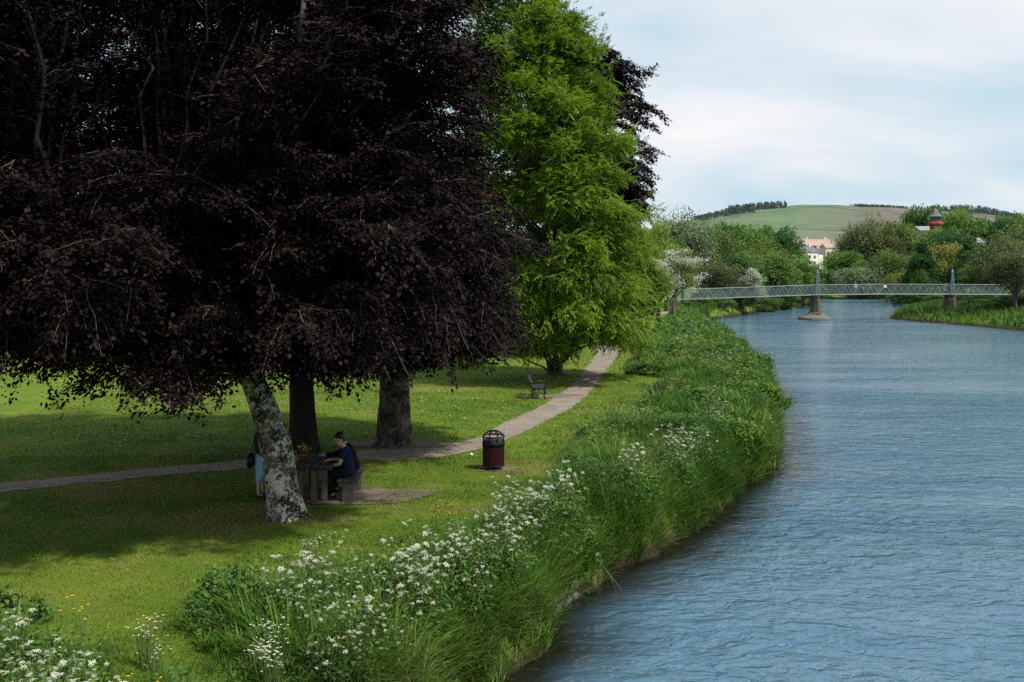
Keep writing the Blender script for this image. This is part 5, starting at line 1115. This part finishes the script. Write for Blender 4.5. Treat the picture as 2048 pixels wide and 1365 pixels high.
bg = MB(); bg.box((0, 0, 0), (.13, .34, .30), 0, .86); o = bg.build('handbag', M['leather'], None, True, .03); o.location = (xs_ - .20, ys_ - .06, .80); tag(o, 'black bag hanging at the hip of the person behind the trunk', 'bag')
st = MB(); st.tube([(0, -.1, .14), (.06, -.02, .42), (.16, .08, .66), (.2, .10, .64), (.16, .12, .40), (0, .1, .14)], .009, 5); st.build('strap', M['leather'], o, True)
# people on the bridge
def on_bridge(label, px, dy, clothes, rz, hm, scl, hl=0.):
    x = bxw(px); p = person(label, (x, BY + dy, deckz(x) + .03), rz, JS, clothes, hm, .022, (0, .3), hl, False); p.scale = (scl,) * 3; return p
M['fairhair'] = surf('fair_hair', (.30, .24, .16), (.42, .35, .25), 20)
on_bridge('person in pale grey t-shirt and blue shorts leaning at the bridge railing', 1713, .45, [('t_shirt', M['greytee'], 'top', .5), ('shorts', M['shorts'], 'bottom', .5)], -1.6, M['fairhair'], 1.03)
on_bridge('person in plum top beside the grey t-shirt person on the bridge', 1725, .5, [('top', M['plum'], 'top', .5), ('trousers', M['plum'], 'bottom', 1.)], -1.4, M['hair'], .94, .12)
xp, yp = gp(1306, 628); zp = gz(xp, yp)
bench('small dark bench far along the path under the person in blue', (xp - .25, yp, zp), -.9, M['post'])
person('person in blue seated far along the path beside the hawthorn', (xp - .02, yp, zp - .04), -.9, JA, [('jacket', M['bluecoat'], 'top', 1.), ('trousers', M['shorts'], 'bottom', 1.)], M['hair'], .022, (0, 0), 0, False)

# ---------------------------------------------------------------- light, sky, camera
SUN_EL, SUN_AZ = R(54), R(128)      # azimuth clockwise from +y: from the right and a little behind the viewer
sd = Vector((math.sin(SUN_AZ) * math.cos(SUN_EL), math.cos(SUN_AZ) * math.cos(SUN_EL), math.sin(SUN_EL)))
sun = bpy.data.lights.new('sun', 'SUN'); sun.energy = 5.0; sun.angle = R(2.0); sun.color = (1, .955, .87)
so = bpy.data.objects.new('sun', sun); COL.objects.link(so); so.rotation_euler = (-sd).to_track_quat('-Z', 'Y').to_euler(); so.location = sd * 60
w = bpy.data.worlds.new('World'); scene.world = w; w.use_nodes = True; nt = w.node_tree; nt.nodes.clear()
N_ = lambda ty: nt.nodes.new(ty)
out = N_('ShaderNodeOutputWorld'); bgn = N_('ShaderNodeBackground'); sky = N_('ShaderNodeTexSky'); sky.sky_type = 'NISHITA'; sky.sun_disc = False; sky.sun_elevation = SUN_EL; sky.sun_rotation = SUN_AZ; sky.air_density = 1.0; sky.dust_density = 1.2; sky.ozone_density = 1.5
tc = N_('ShaderNodeTexCoord'); sp = N_('ShaderNodeSeparateXYZ'); nt.links.new(tc.outputs['Generated'], sp.inputs[0])
def mth(op, a, b=0.):
    m = N_('ShaderNodeMath'); m.operation = op
    for i, v in enumerate((a, b)):
        if hasattr(v, 'is_linked'): nt.links.new(v, m.inputs[i])
        else: m.inputs[i].default_value = v
    return m.outputs[0]
zc = mth('ADD', mth('MAXIMUM', sp.outputs[2], 0.), .34); cb = N_('ShaderNodeCombineXYZ'); nt.links.new(mth('DIVIDE', sp.outputs[0], zc), cb.inputs[0]); nt.links.new(mth('DIVIDE', sp.outputs[1], zc), cb.inputs[1])
mp = N_('ShaderNodeMapping'); mp.inputs['Rotation'].default_value = (0, 0, R(-35)); mp.inputs['Scale'].default_value = (.8, 1.5, 1); mp.inputs['Location'].default_value = (.9, .35, 0); nt.links.new(cb.outputs[0], mp.inputs[0])
nz = N_('ShaderNodeTexNoise'); nz.inputs['Scale'].default_value = 1.25; nz.inputs['Detail'].default_value = 5; nz.inputs['Roughness'].default_value = .55; nz.inputs['Distortion'].default_value = .15; nt.links.new(mp.outputs[0], nz.inputs['Vector'])
cr = N_('ShaderNodeValToRGB'); cr.color_ramp.elements[0].position = .37; cr.color_ramp.elements[0].color = (.10, .10, .10, 1); cr.color_ramp.elements[1].position = .66; cr.color_ramp.elements[1].color = (.96, .96, .96, 1); nt.links.new(nz.outputs['Fac'], cr.inputs[0])
hi = N_('ShaderNodeMapRange'); nt.links.new(sp.outputs[2], hi.inputs[0]); hi.inputs[1].default_value = .34; hi.inputs[2].default_value = .90; hi.inputs[3].default_value = 1.; hi.inputs[4].default_value = .5
mx = N_('ShaderNodeMix'); mx.data_type = 'RGBA'; nt.links.new(mth('MULTIPLY', cr.outputs[0], hi.outputs[0]), mx.inputs[0]); 
skb = N_('ShaderNodeMix'); skb.data_type = 'RGBA'; nt.links.new(mth('MULTIPLY', hi.outputs[0], .85), skb.inputs[0]); nt.links.new(sky.outputs[0], skb.inputs[6]); skb.inputs[7].default_value = (4.5, 6.4, 7.5, 1)
nt.links.new(skb.outputs[2], mx.inputs[6]); mx.inputs[7].default_value = (8.4, 8.2, 8.3, 1)
nt.links.new(mx.outputs[2], bgn.inputs[0]); bgn.inputs[1].default_value = .116; nt.links.new(bgn.outputs[0], out.inputs[0])

cam = bpy.data.cameras.new('camera'); cam.sensor_width = 36; cam.lens = 36 * F / 2048; cam.shift_y = -(682.5 - HY) / 2048; cam.clip_end = 9000; cam.clip_start = .1
co = bpy.data.objects.new('camera', cam); COL.objects.link(co); co.location = (0, 0, EYE); co.rotation_euler = (R(90), 0, 0); scene.camera = co
scene.view_settings.view_transform = 'Standard'; scene.view_settings.look = 'None'; scene.view_settings.exposure = 0
cy = scene.cycles; cy.max_bounces = 6; cy.diffuse_bounces = 3; cy.glossy_bounces = 3; cy.transmission_bounces = 3; cy.transparent_max_bounces = 6; cy.use_denoising = False; cy.denoiser = 'OPENIMAGEDENOISE'; cy.denoising_input_passes = 'RGB_ALBEDO_NORMAL'; cy.caustics_reflective = False; cy.caustics_refractive = False
cy.sample_clamp_indirect = 6; cy.sample_clamp_direct = 4
print('COUNTS', CNT)
